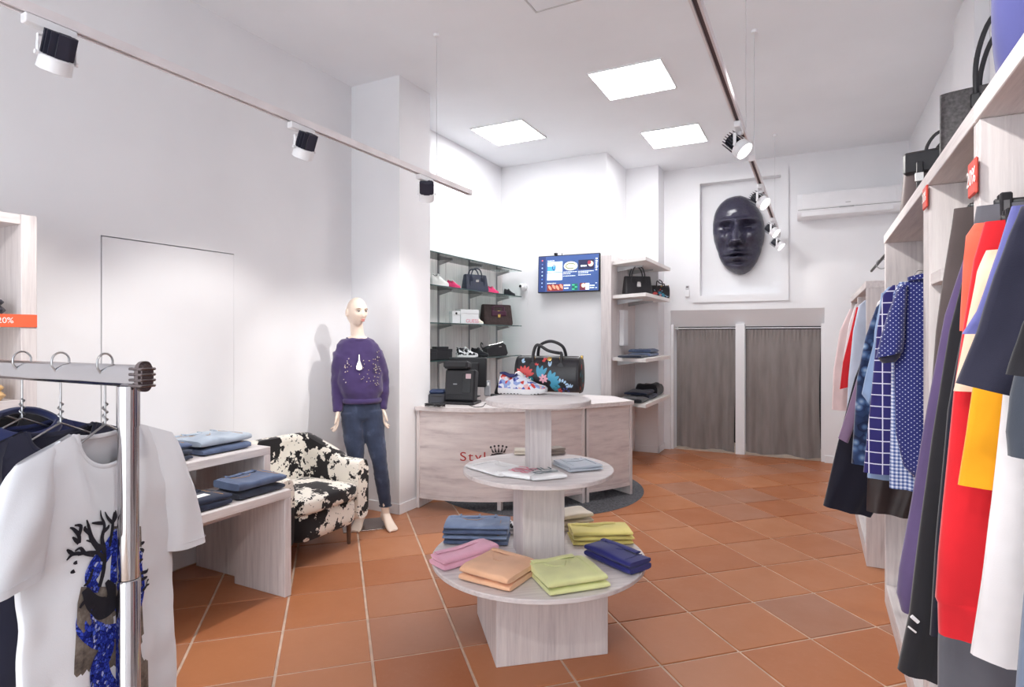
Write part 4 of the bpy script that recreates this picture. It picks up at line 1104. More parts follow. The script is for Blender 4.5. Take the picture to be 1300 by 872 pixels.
# ------------------------------------------------------------------ shoes
def floral_fabric():
    t = NT('floral_fabric'); co = t.coord()
    c = t.voro(co, 55, 'F1', 'Color'); x = t.xyz(c)
    col = t.ramp(x[0], [(0, (228, 232, 244)), (.3, (150, 170, 220)), (.45, (236, 236, 244)), (.6, (214, 72, 66)), (.72, (236, 190, 190)), (.82, (86, 96, 176)), (.92, (240, 238, 240))], 'CONSTANT')
    t.color(col); t.set(.8, 0, .2, .1); return t.m
M_floral = floral_fabric()
M_sole = plain('white_rubber', (238, 238, 240), .5)
SHC = {'pink': fabric('shoe_pink', (226, 66, 118)), 'white': fabric('shoe_white', (236, 234, 232)), 'black': fabric('shoe_black', (34, 34, 40)), 'cream': fabric('shoe_cream', (232, 224, 208))}
def sneaker(label, loc, rz, L, up, sole, group=None, lace=None, lining=None, name='sneaker', hs=1.25):
    """length along local x, toe at +x"""
    o = thing(name, label, 'shoe', loc, rz, group)
    k = L / .27
    wid = lambda t: (.030 + .016 * math.sin(PI * min(1, t * 1.05)) ** .8 + .006 * math.sin(PI * max(0, (t - .45) / .55))) * k * (1 if t < .93 else math.sqrt(max(.05, 1 - ((t - .93) / .07) ** 2 * .9))) * (1 if t > .05 else .72 + 5.6 * t)
    def ringz(t, z, s_): 
        pass
    N_ = 26; rings = []
    # sole: outline extruded with rocker
    outl = [(t * L - L / 2, wid(t) * 1.06) for t in np.linspace(0, 1, N_)]
    poly = outl + [(x, -y) for x, y in reversed(outl)]
    rk_ = lambda x: .012 * k * max(0, (x / (L / 2)) - .45) ** 2 * 3
    zt = lambda x: (.030 - .007 * (x / L + .5)) * k
    m = MB(); m.loft([[(x * .97, y * .94, rk_(x)) for x, y in poly], [(x, y, .006 * k + rk_(x)) for x, y in poly], [(x, y, zt(x) + rk_(x)) for x, y in poly], [(x * .97, y * .93, zt(x) + .002 * k + rk_(x)) for x, y in poly]])
    m.build('sole', sole, o, 40)
    m = MB()
    for x in np.linspace(-L * .40, L * .36, 12): m.box(x - .004 * k, x + .004 * k, -wid(.5) * 1.03, -wid(.5) * .98, rk_(x) + .001, rk_(x) + .005 * k)
    m.build('tread', SHC['black'], o)
    # upper: sections along x; height profile heel -> collar -> instep -> toe
    hp = lambda t: np.interp(t, [0, .04, .12, .25, .34, .42, .55, .7, .85, .95, 1], [.062, .088, .088, .072, .075, .088, .074, .054, .040, .032, .02]) * k * hs
    rings = []
    for t in np.linspace(.012, .988, 30):
        x = t * L - L / 2; w_ = wid(t) * .97; h_ = hp(t); z0 = zt(x) * .8 + rk_(x); r = []
        for q in range(18):
            a = PI * q / 17
            tw = 1 if t > .42 else 1 - .15 * math.sin(a)
            r.append((x, -math.cos(a) * w_ * (1 - .45 * math.sin(a) ** 2 * (t < .6) - .1 * (t >= .6) * math.sin(a)), z0 + max(.004, h_ - z0 + rk_(x)) * spow(math.sin(a), .6)))
        rings.append(r)
    m = MB(); m.loft(rings); m.build('upper', up, o, 60)
    # collar opening and tongue
    col_ = [(x * L - L / 2, s_ * wid(x) * .56, hp(x) * .99 + .002 * k) for s_, xs in ((1, np.linspace(.05, .40, 8)), (-1, np.linspace(.40, .05, 8))) for x in xs]
    MB().tube(col_, .005 * k, 6, loop=True).build('collar', up if lining is None else lining, o, 60)
    op = MB(); op.add([tuple(Vector(c_) * .97 + Vector((0, 0, .001))) for c_ in col_], [tuple(range(len(col_)))]); op.build('lining', lining or SHC['black'], o)
    tg = MB(); tg.sheet(lambda u, v: (lerp(-.14, .02, v) * L, (u - .5) * .05 * k, hp(lerp(.36, .52, v)) + .012 * k * (1 - v) + .004 * k - .012 * k * (2 * u - 1) ** 2), 8, 6, .004 * k); tg.build('tongue', lace or sole, o, 60)
    for i in range(5):
        t = .44 + .055 * i; x = t * L - L / 2; m = MB(); w_ = wid(t) * .5
        m.tube([(x - .004 * k, -w_, hp(t) - .004 * k), (x, 0, hp(t) + .006 * k), (x - .004 * k, w_, hp(t) - .004 * k)], .0028 * k, 6); m.build('lace', lace or M_sole, o, 60)
    return o
p = onZ(664, 500, 1.146)
sneaker('floral patterned sneaker with white sole in front of the bowling bag', (p.x - .003, p.y + .004, 1.1468), YAW + math.radians(-17), .265, M_floral, M_sole, None, M_sole, plain('navy_lining', (46, 52, 104), .8))
gsh = 'shoes on the glass shelves'
def shoe_at(label, px, z, rz, L, up, sole, lace=None, hs=1.9):
    return sneaker(label, (XS + .02, sh(px, 0), z + .0015), rz, L, up, sole, gsh, lace, None, 'sneaker', hs)
shoe_at('small white sneaker on the glass shelf beside the pillar', 556, SZ[1], math.radians(62), .20, SHC['white'], M_sole)
shoe_at('small pink shoe on the glass shelf between the white sneaker and navy handbag', 574, SZ[1], math.radians(40), .14, SHC['pink'], SHC['pink'], SHC['white'])
shoe_at('small pink shoe on the glass shelf between the navy handbag and black shoe', 624, SZ[1], math.radians(48), .14, SHC['pink'], SHC['pink'])
shoe_at('small black sneaker at the end of the glass shelf', 645, SZ[1], math.radians(35), .14, SHC['black'], SHC['black'])
shoe_at('small cream baby shoe beside the white box', 605, SZ[2], math.radians(60), .13, SHC['cream'], M_sole)
bw = splash('black_white_sneaker', (232, 232, 236), (30, 30, 36), .5, 26)
shoe_at('black and white sneaker on the lowest glass shelf', 591, SZ[3], math.radians(55), .25, bw, M_sole, None, 1.3)
shoe_at('black sneaker next to the slanted wash bag', 607, SZ[3], math.radians(30), .20, SHC['black'], SHC['black'], None, 1.5)
# boxes
M_bblk = plain('black_card', (40, 40, 46), .6)
def carton(label, y, z, w, d, h, mat, cat='box', rz=60):
    o = thing('box', label, cat, (XS, y, z + .001), math.radians(rz), 'boxes on the glass shelves')
    MB().rbox(-w / 2, w / 2, -d / 2, d / 2, 0, h * .7, .002).build('base', mat, o); MB().rbox(-w / 2 - .002, w / 2 + .002, -d / 2 - .002, d / 2 + .002, h * .702, h, .002).build('lid', mat, o); return o
carton('black gift box on the lowest glass shelf, beside the pillar', sh(546, 0), SZ[3], .10, .1, .105, M_bblk)
carton('black square gift box on the lowest glass shelf, beside the sneaker', sh(559, 0), SZ[3], .13, .1, .125, M_bblk)
carton('low black gift box leaning against the square black box', sh(568, 0), SZ[3], .07, .08, .10, M_bblk)
o = carton('white shoe box with pink lettering on the glass shelf', sh(593, 0), SZ[2], .22, .12, .155, M_white)
text_obj('lettering', 'GUESS', .055, M_pp, o, Matrix(((1, 0, 0, .03), (0, 0, -1, -.0632), (0, 1, 0, .03), (0, 0, 0, 1))), .0004)
o = carton('slim white perfume box with black dot on the glass shelf', sh(577, 0), SZ[2], .09, .08, .13, M_white)
MB().lathe([(.012, 0), (.012, .001)], 14, T(-.0, -.042, .105) @ RX(PI / 2)).build('dot', M_black, o)

# ------------------------------------------------------------------ till and things on the counter
gtill = CTZ + .0005
p = onZ(583, 513, CTZ)
pos = thing('pos_terminal', 'black till terminal seen from behind on the counter', 'till', (p.x, p.y + .05, gtill), YAW + math.radians(-14)); pos.scale = (1.18, 1.18, 1.18)
MB().rbox(-.12, .12, -.09, .10, 0, .02, .006).build('base', M_black, pos)
Mt = T(0, -.03, .018) @ RX(math.radians(-9))
MB().rbox(-.115, .115, -.05, .04, 0, .235, .012, Mt).build('back_cover', M_black, pos)
MB().rbox(-.125, .065, -.085, .02, .236, .295, .014, Mt).build('customer_display', M_black, pos)
MB().rbox(.02, .085, -.053, -.049, .06, .20, .002, Mt).build('connector_cover', plain('black_gloss', (20, 20, 24), .25), pos)
MB().rbox(.045, .085, -.0545, -.0525, .165, .20, .001, Mt).build('sticker', plain('sticker', (206, 180, 186), .6), pos)
MB().rbox(-.05, -.02, -.0515, -.0495, .12, .128, .001, Mt).build('logo_plate', M_steel, pos)
for k in range(7): MB().rbox(-.10, .10, -.0512, -.0495, .012 + .006 * k, .014 + .006 * k, .0005, Mt).build('vent_slot', plain('black_gloss', (20, 20, 24), .25), pos)
mp = onZ(590, 508, CTZ) + Vector((-.12, .24, 0))
o = thing('computer_monitor', 'wide black computer monitor behind the till terminal', 'monitor', (mp.x, mp.y, gtill), YAW + math.radians(-12))
Mt = T(0, 0, .10) @ RX(math.radians(-5))
MB().rbox(-.19, .19, -.022, .018, 0, .285, .010, Mt).build('housing', M_black, o)
MB().rbox(-.12, .12, -.042, -.0225, .05, .235, .012, Mt).build('rear_bulge', M_black, o)
MB().box(-.175, .175, .0182, .0195, .015, .27, Mt).build('screen', plain('black_gloss', (20, 20, 24), .25), o)
MB().cyl((0, -.02, .012), (0, -.02, .15), .022, 16).build('stand', M_black, o, 40); MB().rbox(-.11, .11, -.09, .09, 0, .012, .004).build('foot', M_black, o)
p = onZ(553, 513, CTZ)
o = thing('receipt_printer', 'small dark blue receipt printer beside the till terminal', 'printer', (p.x - .045, p.y + .10, gtill), YAW)
MB().rbox(-.075, .075, -.08, .08, 0, .085, .010).build('body', plain('printer_grey', (58, 60, 68), .5), o); MB().rbox(-.068, .068, -.07, .07, .0855, .118, .012).build('lid', plain('printer_blue', (44, 60, 96), .4), o)
MB().rbox(-.05, .05, -.083, -.079, .06, .068, .001).build('paper_slot', M_black, o)
p = onZ(551, 517, CTZ)
m = MB(); r = random.Random(4); path = []
for i in range(46): path.append((.085 * math.sin(i * .9) + r.uniform(-.012, .012), .03 * math.cos(i * 1.3) + r.uniform(-.01, .01), .008 + .02 * abs(math.sin(i * 2.1))))
o = MB().tube(smooth_path(path, 4), .0035, 6).build('cable_bundle', M_black, None, 60, (p.x, p.y + .015, gtill)); tag(o, 'tangled black cables lying in front of the receipt printer', 'cable')
p = onZ(600, 517, CTZ)
pts = [onZ(x, y, CTZ) + Vector((0, 0, .0045)) for x, y in ((596, 515), (604, 517.5), (613, 516.5), (616, 513), (622, 513), (628, 516), (638, 515))]
o = MB().tube(smooth_path(pts, 6), .003, 6).build('cable', M_black, None, 60); tag(o, 'single black cable trailing along the counter edge', 'cable')
p = onZ(630, 505, CTZ) + Vector((-.03, .06, 0))
o = thing('telephone', 'black cordless telephone in its charging cradle behind the display table', 'telephone', (p.x, p.y, gtill), YAW + .3)
MB().rbox(-.05, .05, -.05, .05, 0, .03, .008).build('cradle', M_black, o); MB().rbox(-.024, .024, -.012, .014, .0, .17, .008, T(0, .0, .028) @ RY(.32)).build('handset', M_black, o); MB().box(-.014, .014, -.0135, -.0122, .09, .14, T(0, 0, .028) @ RY(.32)).build('display', M_steel, o)
o = thing('card_reader', 'pale grey card reader beside the telephone on the counter', 'card reader', (p.x - .13, p.y + .05, gtill), YAW)
MB().rbox(-.03, .03, -.05, .05, 0, .15, .008, RX(-.15)).build('body', plain('reader_grey', (196, 198, 204), .5), o); MB().rbox(-.02, .02, -.054, -.049, .09, .13, .001, RX(-.15)).build('screen', M_steel, o)

# ------------------------------------------------------------------ hanging clothes: patterns
def pat(name, fn, rough=.9):
    if name in MATS: return MATS[name]
    t = NT(name); co = t.coord(); X_, Y_, Z_ = t.xyz(co)
    t.color(fn(t, X_, Z_, co)); t.bump(t.noise(co, 450, 1), .2, .001); t.set(rough, 0, .2, .25); MATS[name] = t.m; return t.m
def dots_fn(bg, fg, p, r):
    def f(t, x, z, co):
        def cell(off):
            a = t.math('SUBTRACT', t.math('FRACT', t.math('ADD', t.math('DIVIDE', x, p), 50 + off)), .5); b = t.math('SUBTRACT', t.math('FRACT', t.math('ADD', t.math('DIVIDE', z, p), 50 + off)), .5)
            return t.math('LESS_THAN', t.math('ADD', t.math('MULTIPLY', a, a), t.math('MULTIPLY', b, b)), r * r)
        return t.mix(t.math('MAXIMUM', cell(0), cell(.5)), bg, fg)
    return f
def grid_fn(bg, fg, p, wd):
    def f(t, x, z, co):
        a = t.math('LESS_THAN', t.math('FRACT', t.math('ADD', t.math('DIVIDE', x, p), 50)), wd); b = t.math('LESS_THAN', t.math('FRACT', t.math('ADD', t.math('DIVIDE', z, p), 50)), wd)
        return t.mix(t.math('MAXIMUM', a, b), bg, fg)
    return f
def gingham_fn(bg, mid, fg, p):
    def f(t, x, z, co):
        a = t.math('LESS_THAN', t.math('FRACT', t.math('ADD', t.math('DIVIDE', x, p), 50)), .5); b = t.math('LESS_THAN', t.math('FRACT', t.math('ADD', t.math('DIVIDE', z, p), 50)), .5)
        return t.ramp(t.math('MULTIPLY', t.math('ADD', a, b), .5), [(0, bg), (.34, mid), (.75, fg)], 'CONSTANT')
    return f
def scale_fn(t, x, z, co):
    d = t.voro(t.coord((1, .2, 1)), 27, 'F1', 'Distance'); c = t.xyz(t.voro(t.coord((1, .2, 1)), 27, 'F1', 'Color'))
    a = t.ramp(d, [(.0, (176, 194, 214)), (.3, (84, 112, 152)), (.5, (34, 42, 74)), (.75, (24, 28, 52))])
    return t.mix(t.math('MULTIPLY', c[0], .5), a, (60, 84, 128))
P_dots = pat('navy_dots', dots_fn((44, 50, 112), (206, 210, 232), .017, .105)); P_pane = pat('windowpane_check', grid_fn((50, 46, 108), (222, 220, 238), .047, .085))
P_ging = pat('blue_gingham', gingham_fn((70, 88, 150), (146, 162, 204), (226, 230, 244), .014)); P_scale = pat('scale_print', scale_fn)
FAB = lambda n, c: fabric('cloth_' + n, c)
C_ = dict(purple=FAB('purple', (96, 80, 120)), black=FAB('black', (38, 37, 42)), char=FAB('charcoal', (52, 50, 54)), greyjean=FAB('greyjean', (92, 82, 82)), coral=FAB('coral', (240, 106, 84)), peach=FAB('peach', (246, 214, 190)),
          red=FAB('red', (212, 36, 46)), amber=FAB('amber', (250, 172, 34)), lilac=FAB('lilac', (110, 112, 176)), navy=FAB('navy', (44, 44, 62)), white=FAB('white', (234, 230, 232)), grey=FAB('melange', (98, 98, 106)), ink=FAB('inkblack', (30, 30, 44)),
          slate=FAB('slate', (70, 76, 88)), ltblue=FAB('lightblue', (146, 170, 208)), paleblue=FAB('paleblue', (206, 216, 236)), mauve=FAB('mauve', (136, 112, 142)), leather=plain('brown_leather', (56, 44, 44), .45, 0, .5, .1), blush=FAB('blush', (236, 212, 212)), denimgrey=FAB('denimgrey', (120, 132, 154)), ltgrey=FAB('ltgrey', (196, 190, 192)))

def cloth_loft(m, rows, depth, fold=.008, seed=1, n=30, sub=5, freq=55, caps=True):
    """rows: list of ((x, y, z) left, (x, y, z) right) from top to bottom; flattened tube with hanging folds"""
    R = []
    for i in range(len(rows) - 1):
        for k in range(sub):
            t = k / sub; R.append((Vector(rows[i][0]).lerp(Vector(rows[i + 1][0]), t), Vector(rows[i][1]).lerp(Vector(rows[i + 1][1]), t)))
    R.append((Vector(rows[-1][0]), Vector(rows[-1][1]))); rings = []; M_ = len(R) - 1
    for j, (a, b) in enumerate(R):
        t = j / M_; c = (a + b) / 2; h = (b - a) / 2
        nrm = Vector((-h.y, h.x, 0)); nrm = nrm.normalized() if nrm.length > 1e-6 else Vector((0, 1, 0))
        dp = (depth[0] + (depth[1] - depth[0]) * t) / 2; r = []
        for k in range(n):
            ang_ = 2 * PI * k / n; s_ = spow(math.cos(ang_), .8)
            q = spow(math.sin(ang_), .75) * dp
            xx = h.length * s_
            wv = 2.2 * fold * (.25 + t) * (math.sin(xx * freq + seed * 1.7 + 1.5 * nz(t * 2, seed)) + .6 * math.sin(xx * freq * .47 + seed)) * (1 - s_ ** 4)
            wv += .006 * nz(xx * 9, t * 5, seed)
            r.append(tuple(c + h * s_ + nrm * (q + wv)))
        rings.append(r)
    m.loft(rings, caps)
    return m
HANG = plain('hanger_black', (36, 34, 38), .35); HANGW = plain('hanger_wood', (214, 196, 176), .5)
def hanger(label, x, y, zr, zn, w, clip=False, mat=None, wire=False, rz=0, group='hangers on the shelving rails', hook_mat=None):
    """hook over the rail at height zr, shoulder bar at height zn"""
    o = thing('clothes_hanger', label, 'hanger', (x, y, zn), rz, group)
    mat = mat or HANG; h = zr - zn
    pts = [(.022 * math.cos(a), 0, h + .0 + .022 * math.sin(a)) for a in np.linspace(-.2, PI * 1.0, 10)][::1]
    hk = pts + [(-.022, 0, h - .012), (-.006, 0, h - .034), (0, 0, h - .05), (0, 0, .012)]
    MB().tube([Vector(p_) for p_ in hk], .0022 if not wire else .0026, 6).build('hook', hook_mat or M_steel, o, 60)
    m = MB()
    if wire:
        m.tube([(-w / 2, 0, -.075), (-w * .2, 0, -.025), (0, 0, .012), (w * .2, 0, -.025), (w / 2, 0, -.075)], .003, 6); m.tube([(-.006 * math.cos(a * 2), .005 * math.sin(a * 2), .012 + .006 * a) for a in np.linspace(0, 9, 30)], .002, 5)
    elif clip:
        m.rbox(-w / 2, w / 2, -.005, .005, -.006, .008, .002)
    else:
        m.tube(smooth_path([(-w / 2, 0, -.06), (-w * .3, 0, -.012), (0, 0, .012), (w * .3, 0, -.012), (w / 2, 0, -.06)], 5), .009, 8, True, None, .6, up=(0, 1, 0))
    m.build('shoulder_bar', mat, o, 60)
    if clip:
        for s_ in (-1, 1):
            cl = MB(); cl.rbox(s_ * w * .42 - .011, s_ * w * .42 + .011, -.016, -.006, -.045, .02, .003); cl.rbox(s_ * w * .42 - .011, s_ * w * .42 + .011, .006, .016, -.045, .02, .003); cl.build('clip', HANG, o)
            MB().box(s_ * w * .42 - .005, s_ * w * .42 + .005, -.0175, -.016, -.022, .002).build('clip_plate', M_steel, o)
    return o
GR = 'clothes hanging along the right shelving'
def hung(name, label, cat, y, rows, depth, mat, fold=.007, seed=1, hz=None, rail=None, hw=.36, clip=False, hmat=None, sub=5, freq=55, group=GR, hlabel=None):
    """rows: (left px, py, width in metres[, drop of right edge])  all on the plane Y = y"""
    W3 = []
    for r in rows:
        a = onY(r[0], r[1], y); W3.append((a, a + Vector((r[2], 0, -(r[3] if len(r) > 3 else 0)))))
    top = W3[0]; cx_ = (top[0].x + top[1].x) / 2
    zb = min(min(a.z, b.z) for a, b in W3)
    o = thing(name, label, cat, (cx_, y, zb), 0, group); base = Vector((cx_, y, zb))
    rows_l = [(a - base, b - base) for a, b in W3]
    cloth_loft(MB(), rows_l, depth, fold, seed, 30, sub, freq).build('body', mat, o, 70)
    if rail: hanger(hlabel or ('hanger carrying the ' + label.split(' hanging')[0]), cx_, y, max(rail[1], top[0].z + .06), max(top[0].z, top[1].z) + .004, min(hw, rows[0][2] * .8), clip, hmat)
    return o, base
def sub_loft(o, base, name, y, rows, depth, mat, fold=.004, seed=2, freq=55):
    R = []
    for r in rows:
        a = onY(r[0], r[1], y); b = onY(r[2], r[3], y) if len(r) > 3 else a + Vector((r[2], 0, 0)); R.append((a - base, b - base))
    return cloth_loft(MB(), R, depth, fold, seed, 26, 4, freq).build(name, mat, o, 70)
RB, RC, RD, RA = (.47, 1.735), (.46, 1.86), (.46, 1.85), (.44, 1.62)
# --- far low unit
hung('blouse', 'pale pink blouse hanging in the low unit, closest to the changing room', 'blouse', 4.85, [(1079, 392, .38), (1066, 420, .42), (1058, 470, .40), (1056, 520, .38)], (.03, .05), C_['blush'], .006, 3, rail=RA)
o, b = hung('jacket', 'red and white jacket hanging in the low unit', 'jacket', 4.68, [(1086, 386, .34), (1078, 410, .40), (1071, 450, .40), (1068, 480, .38)], (.03, .05), C_['white'], .005, 4, rail=RA)
sub_loft(o, b, 'sleeve', 4.64, [(1087, 390, 1093, 390), (1080, 420, 1090, 420), (1070, 460, 1084, 458), (1066, 494, 1080, 490)], (.04, .06), C_['red'])
hung('shirt', 'pale blue shirt hanging in the low unit in front of the red jacket', 'shirt', 4.52, [(1098, 381, .30), (1090, 388, .38), (1083, 420, .42), (1077, 480, .42), (1075, 520, .4)], (.03, .06), C_['paleblue'], .006, 5, rail=RA, hw=.4)
# --- bay of shirts
o, b = hung('trousers', 'wide black trousers hanging behind the patterned shirts', 'trousers', 3.58, [(1122, 378, .30), (1108, 420, .32), (1085, 480, .34), (1064, 560, .34), (1045, 641, .22, .035)], (.025, .055), C_['ink'], .005, 6, rail=RB, clip=True, hw=.3)
o, b = hung('blouse', 'mauve blouse hanging between black trousers and scale printed shirt', 'blouse', 3.42, [(1118, 380, .34), (1104, 410, .40), (1092, 470, .40), (1086, 520, .38)], (.03, .05), C_['mauve'], .006, 7, rail=RB)
sub_loft(o, b, 'sleeve', 3.41, [(1108, 400, 1118, 402), (1094, 460, 1106, 462), (1076, 520, 1092, 522), (1064, 556, 1077, 562)], (.04, .05), C_['mauve'])
hung('trousers', 'brown leather trousers hanging low among the shirts', 'trousers', 3.30, [(1126, 400, .26), (1112, 480, .27), (1102, 580, .27), (1100, 648, .17, .012)], (.03, .04), C_['leather'], .004, 8, rail=RB, clip=True, hw=.26)
hung('shirt', 'white blouse hanging behind the light blue denim shirt', 'shirt', 3.20, [(1126, 372, .34), (1114, 384, .42), (1102, 430, .43), (1094, 480, .42), (1091, 520, .42)], (.03, .05), C_['white'], .006, 9, rail=RB)
hung('shirt', 'navy shirt with blue fish-scale print hanging on the rail', 'shirt', 3.10, [(1126, 376, .34), (1112, 390, .42), (1098, 430, .44), (1088, 480, .44), (1084, 540, .44), (1081, 588, .42, .02)], (.03, .06), P_scale, .006, 10, rail=RB)
o, b = hung('shirt', 'light blue denim shirt hanging on the rail', 'shirt', 2.97, [(1128, 364, .30), (1119, 374, .40), (1110, 420, .43), (1106, 500, .43), (1101, 606, .42)], (.03, .06), C_['ltblue'], .006, 11, rail=RB)
sub_loft(o, b, 'sleeve', 2.955, [(1119, 372, 1130, 372), (1113, 420, 1128, 420), (1098, 480, 1116, 484), (1094, 500, 1104, 514)], (.03, .05), C_['ltblue'])
hung('shirt', 'navy windowpane check shirt hanging on the rail', 'shirt', 2.84, [(1133, 362, .30), (1121, 374, .40), (1113, 420, .43), (1108, 480, .43), (1102, 540, .43), (1096, 599, .42, .008)], (.03, .06), P_pane, .005, 12, rail=RB)
hung('shirt', 'blue gingham shirt hanging behind the dotted shirt', 'shirt', 2.73, [(1142, 358, .28), (1134, 372, .38), (1132, 420, .41), (1131, 520, .42), (1129, 619, .4, .01)], (.03, .05), P_ging, .006, 13, rail=RB)
o, b = hung('shirt', 'short sleeved navy shirt with white dots hanging on the rail', 'shirt', 2.61, [(1166, 350, .12), (1150, 358, .26), (1137, 368, .37), (1135, 400, .40), (1135, 470, .40), (1137, 550, .40), (1147, 592, .36), (1161, 606, .26)], (.02, .06), P_dots, .006, 14, rail=RB, hmat=HANGW, hlabel='pale wooden hanger carrying the dotted shirt')
sub_loft(o, b, 'sleeve', 2.585, [(1139, 368, 1152, 362), (1128, 395, 1150, 398), (1118, 428, 1148, 430), (1112, 454, 1146, 447)], (.05, .08), P_dots, .004, 3)
sub_loft(o, b, 'sleeve_lining', 2.584, [(1114, 454, 1144.5, 448), (1117, 458, 1142, 453), (1121, 461, 1137, 459)], (.07, .05), C_['navy'], .001, 3)
cl = sub_loft(o, b, 'collar', 2.60, [(1152, 352, 1185, 344), (1152, 357, 1185, 352)], (.05, .05), P_dots, .001, 5)
# --- narrow bay
hung('trousers', 'washed grey jeans on a clip hanger in the narrow bay', 'trousers', 2.12, [(1211, 265, .36), (1208, 288, .38), (1196, 360, .38), (1188, 420, .36), (1180, 520, .34), (1176, 640, .30)], (.03, .06), C_['greyjean'], .005, 20, rail=RC, clip=True, hw=.3)
o, b = hung('tracksuit_trousers', 'purple jersey trousers with gathered cuffs hanging in the narrow bay', 'trousers', 2.04, [(1226, 320, .34), (1220, 338, .36), (1199, 400, .36), (1176, 520, .36), (1156, 640, .34), (1141, 720, .30), (1138, 752, .26), (1144, 774, .20)], (.03, .07), C_['purple'], .005, 21, rail=RC, clip=True, hw=.3)
o, b = hung('trousers', 'long black trousers with two white cuff stripes', 'trousers', 1.96, [(1232, 300, .34), (1224, 345, .36), (1205, 420, .36), (1182, 560, .34), (1166, 680, .33), (1154, 778, .32), (1139, 848, .30, .05)], (.03, .06), C_['black'], .005, 22, rail=RC, clip=True, hw=.3)
for (p0, p1, w_) in (((1153, 781), (1164, 790), .004), ((1149, 794), (1161, 803), .002)):
    a, c = onY(p0[0] + 4, p0[1] + 1, 1.925), onY(p1[0] + 2, p1[1], 1.925)
    MB().tube([a - b, (a + c) / 2 - b, c - b], w_ * 1.3, 6).build('stripe', C_['white'], o)
hung('trousers', 'dark navy trousers hanging behind the red jersey trousers', 'trousers', 1.87, [(1240, 300, .34), (1225, 400, .36), (1203, 520, .36), (1188, 680, .34), (1180, 805, .3)], (.03, .05), C_['ink'], .005, 23, rail=RC, clip=True, hw=.3)
# --- unit nearest the shop front
hung('trousers', 'grey melange trousers with pale waistband hanging behind the red ones', 'trousers', 1.648, [(1240, 262, .30), (1236, 284, .32), (1228, 400, .34), (1210, 560, .36), (1196, 700, .36), (1191, 812, .36), (1190, 900, .34)], (.03, .06), C_['grey'], .005, 24, rail=RD, clip=True, hw=.26)
o, b = hung('blouse', 'coral blouse hanging beside the clip hanger', 'blouse', 1.600, [(1237, 284, .24), (1226, 300, .30), (1222, 345, .32), (1218, 420, .32)], (.02, .03), C_['coral'], .004, 25, rail=RD)
hung('tracksuit_trousers', 'bright red jersey trousers with ribbed hem', 'trousers', 1.545, [(1250, 282, .26), (1236, 330, .30), (1222, 420, .32), (1210, 500, .32), (1201, 600, .32), (1191, 700, .31), (1187, 757, .30), (1190, 764, .26), (1191, 802, .25, .008)], (.03, .06), C_['red'], .005, 26, rail=RD, clip=True, hw=.24)
hung('jumper', 'cream and peach jumper hanging in front of the red trousers', 'jumper', 1.488, [(1252, 318, .24), (1240, 345, .28), (1228, 410, .30), (1216, 470, .30), (1210, 496, .28)], (.03, .04), C_['peach'], .004, 27, rail=RD)
hung('top', 'amber yellow top hanging between red trousers and white dress', 'top', 1.438, [(1262, 330, .22), (1246, 420, .28), (1233, 500, .30), (1224, 560, .30), (1216, 615, .30, .008)], (.025, .035), C_['amber'], .003, 28, rail=RD)
o, b = hung('dress', 'long white dress hanging behind the dark short sleeved top', 'dress', 1.372, [(1286, 320, .24), (1278, 440, .28), (1271, 520, .30), (1258, 640, .32), (1246, 730, .33), (1232, 829, .34, .02)], (.03, .06), C_['white'], .006, 29, rail=RD)
hung('tshirt', 'lilac t-shirt with visible sleeve hanging behind the dark top', 't-shirt', 1.318, [(1284, 262, .24), (1266, 320, .28), (1240, 395, .30), (1221, 424, .20)], (.02, .03), C_['lilac'], .003, 30, rail=RD)
o, b = hung('tshirt', 'dark navy short sleeved top with broad sleeve', 't-shirt', 1.245, [(1296, 262, .2), (1280, 300, .28), (1262, 350, .32), (1240, 420, .34), (1213, 486, .22, .055)], (.03, .06), C_['navy'], .004, 31, rail=RD)
o, b = hung('cardigan', 'dark slate cardigan with ribbed cuff, closest to the shop front', 'cardigan', 1.12, [(1330, 290, .22), (1318, 330, .26), (1305, 400, .26), (1282, 500, .28), (1277, 548, .26), (1279, 578, .24, .005)], (.03, .06), C_['slate'], .004, 32, rail=RD)
hung('jeans', 'faded blue-grey jeans hanging behind the slate cardigan', 'jeans', 1.06, [(1352, 330, .2), (1330, 500, .22), (1304, 700, .24), (1290, 860, .24), (1286, 940, .24)], (.03, .05), C_['denimgrey'], .004, 33, rail=RD, clip=True, hw=.2)
hung('jumper', 'black jumper sleeve hanging over the slate cardigan', 'jumper', 1.00, [(1352, 300, .18), (1330, 360, .22), (1298, 410, .22), (1276, 475, .16, .02)], (.02, .03), C_['black'], .004, 34, rail=RD)

# ------------------------------------------------------------------ bags on top of the right shelving
TZ = 2.0
gt_ = 'bags on top of the tall shelving'
M_croc = plain('woven_black', (64, 60, 62), .5, 0, .5, .35, 90, .5, 160)
o = tote('large black woven tote with tall strap handles on top of the shelving', (.582, 2.44, TZ + .001), math.radians(-15), .40, .15, .265, M_croc, M_blackl, .27, .20, M_silver, gt_, .0, 'handbag', .1)
MB().rbox(-.11, .15, -.088, -.07, .03, .17, .006).build('front_pocket', plain('grey_leather', (98, 98, 108), .4), o)
for x in (-.10, .10): MB().tube([(x + .012 * math.cos(a), -.078, .20 + .012 * math.sin(a)) for a in np.linspace(0, 2 * PI, 13)[:-1]], .0025, 6, loop=True).build('ring', M_gold, o)
o = tote('brown and black shoulder bag on top of the shelving, beside the woven tote', (.575, 3.32, TZ + .001), math.radians(-18), .42, .20, .30, plain('taupe_leather', (110, 96, 96), .5), M_blackl, .12, .2, M_silver, gt_, .10, 'handbag', .3)
MB().rbox(-.19, .19, -.098, -.06, .20, .305, .012).build('flap', M_blackl, o)
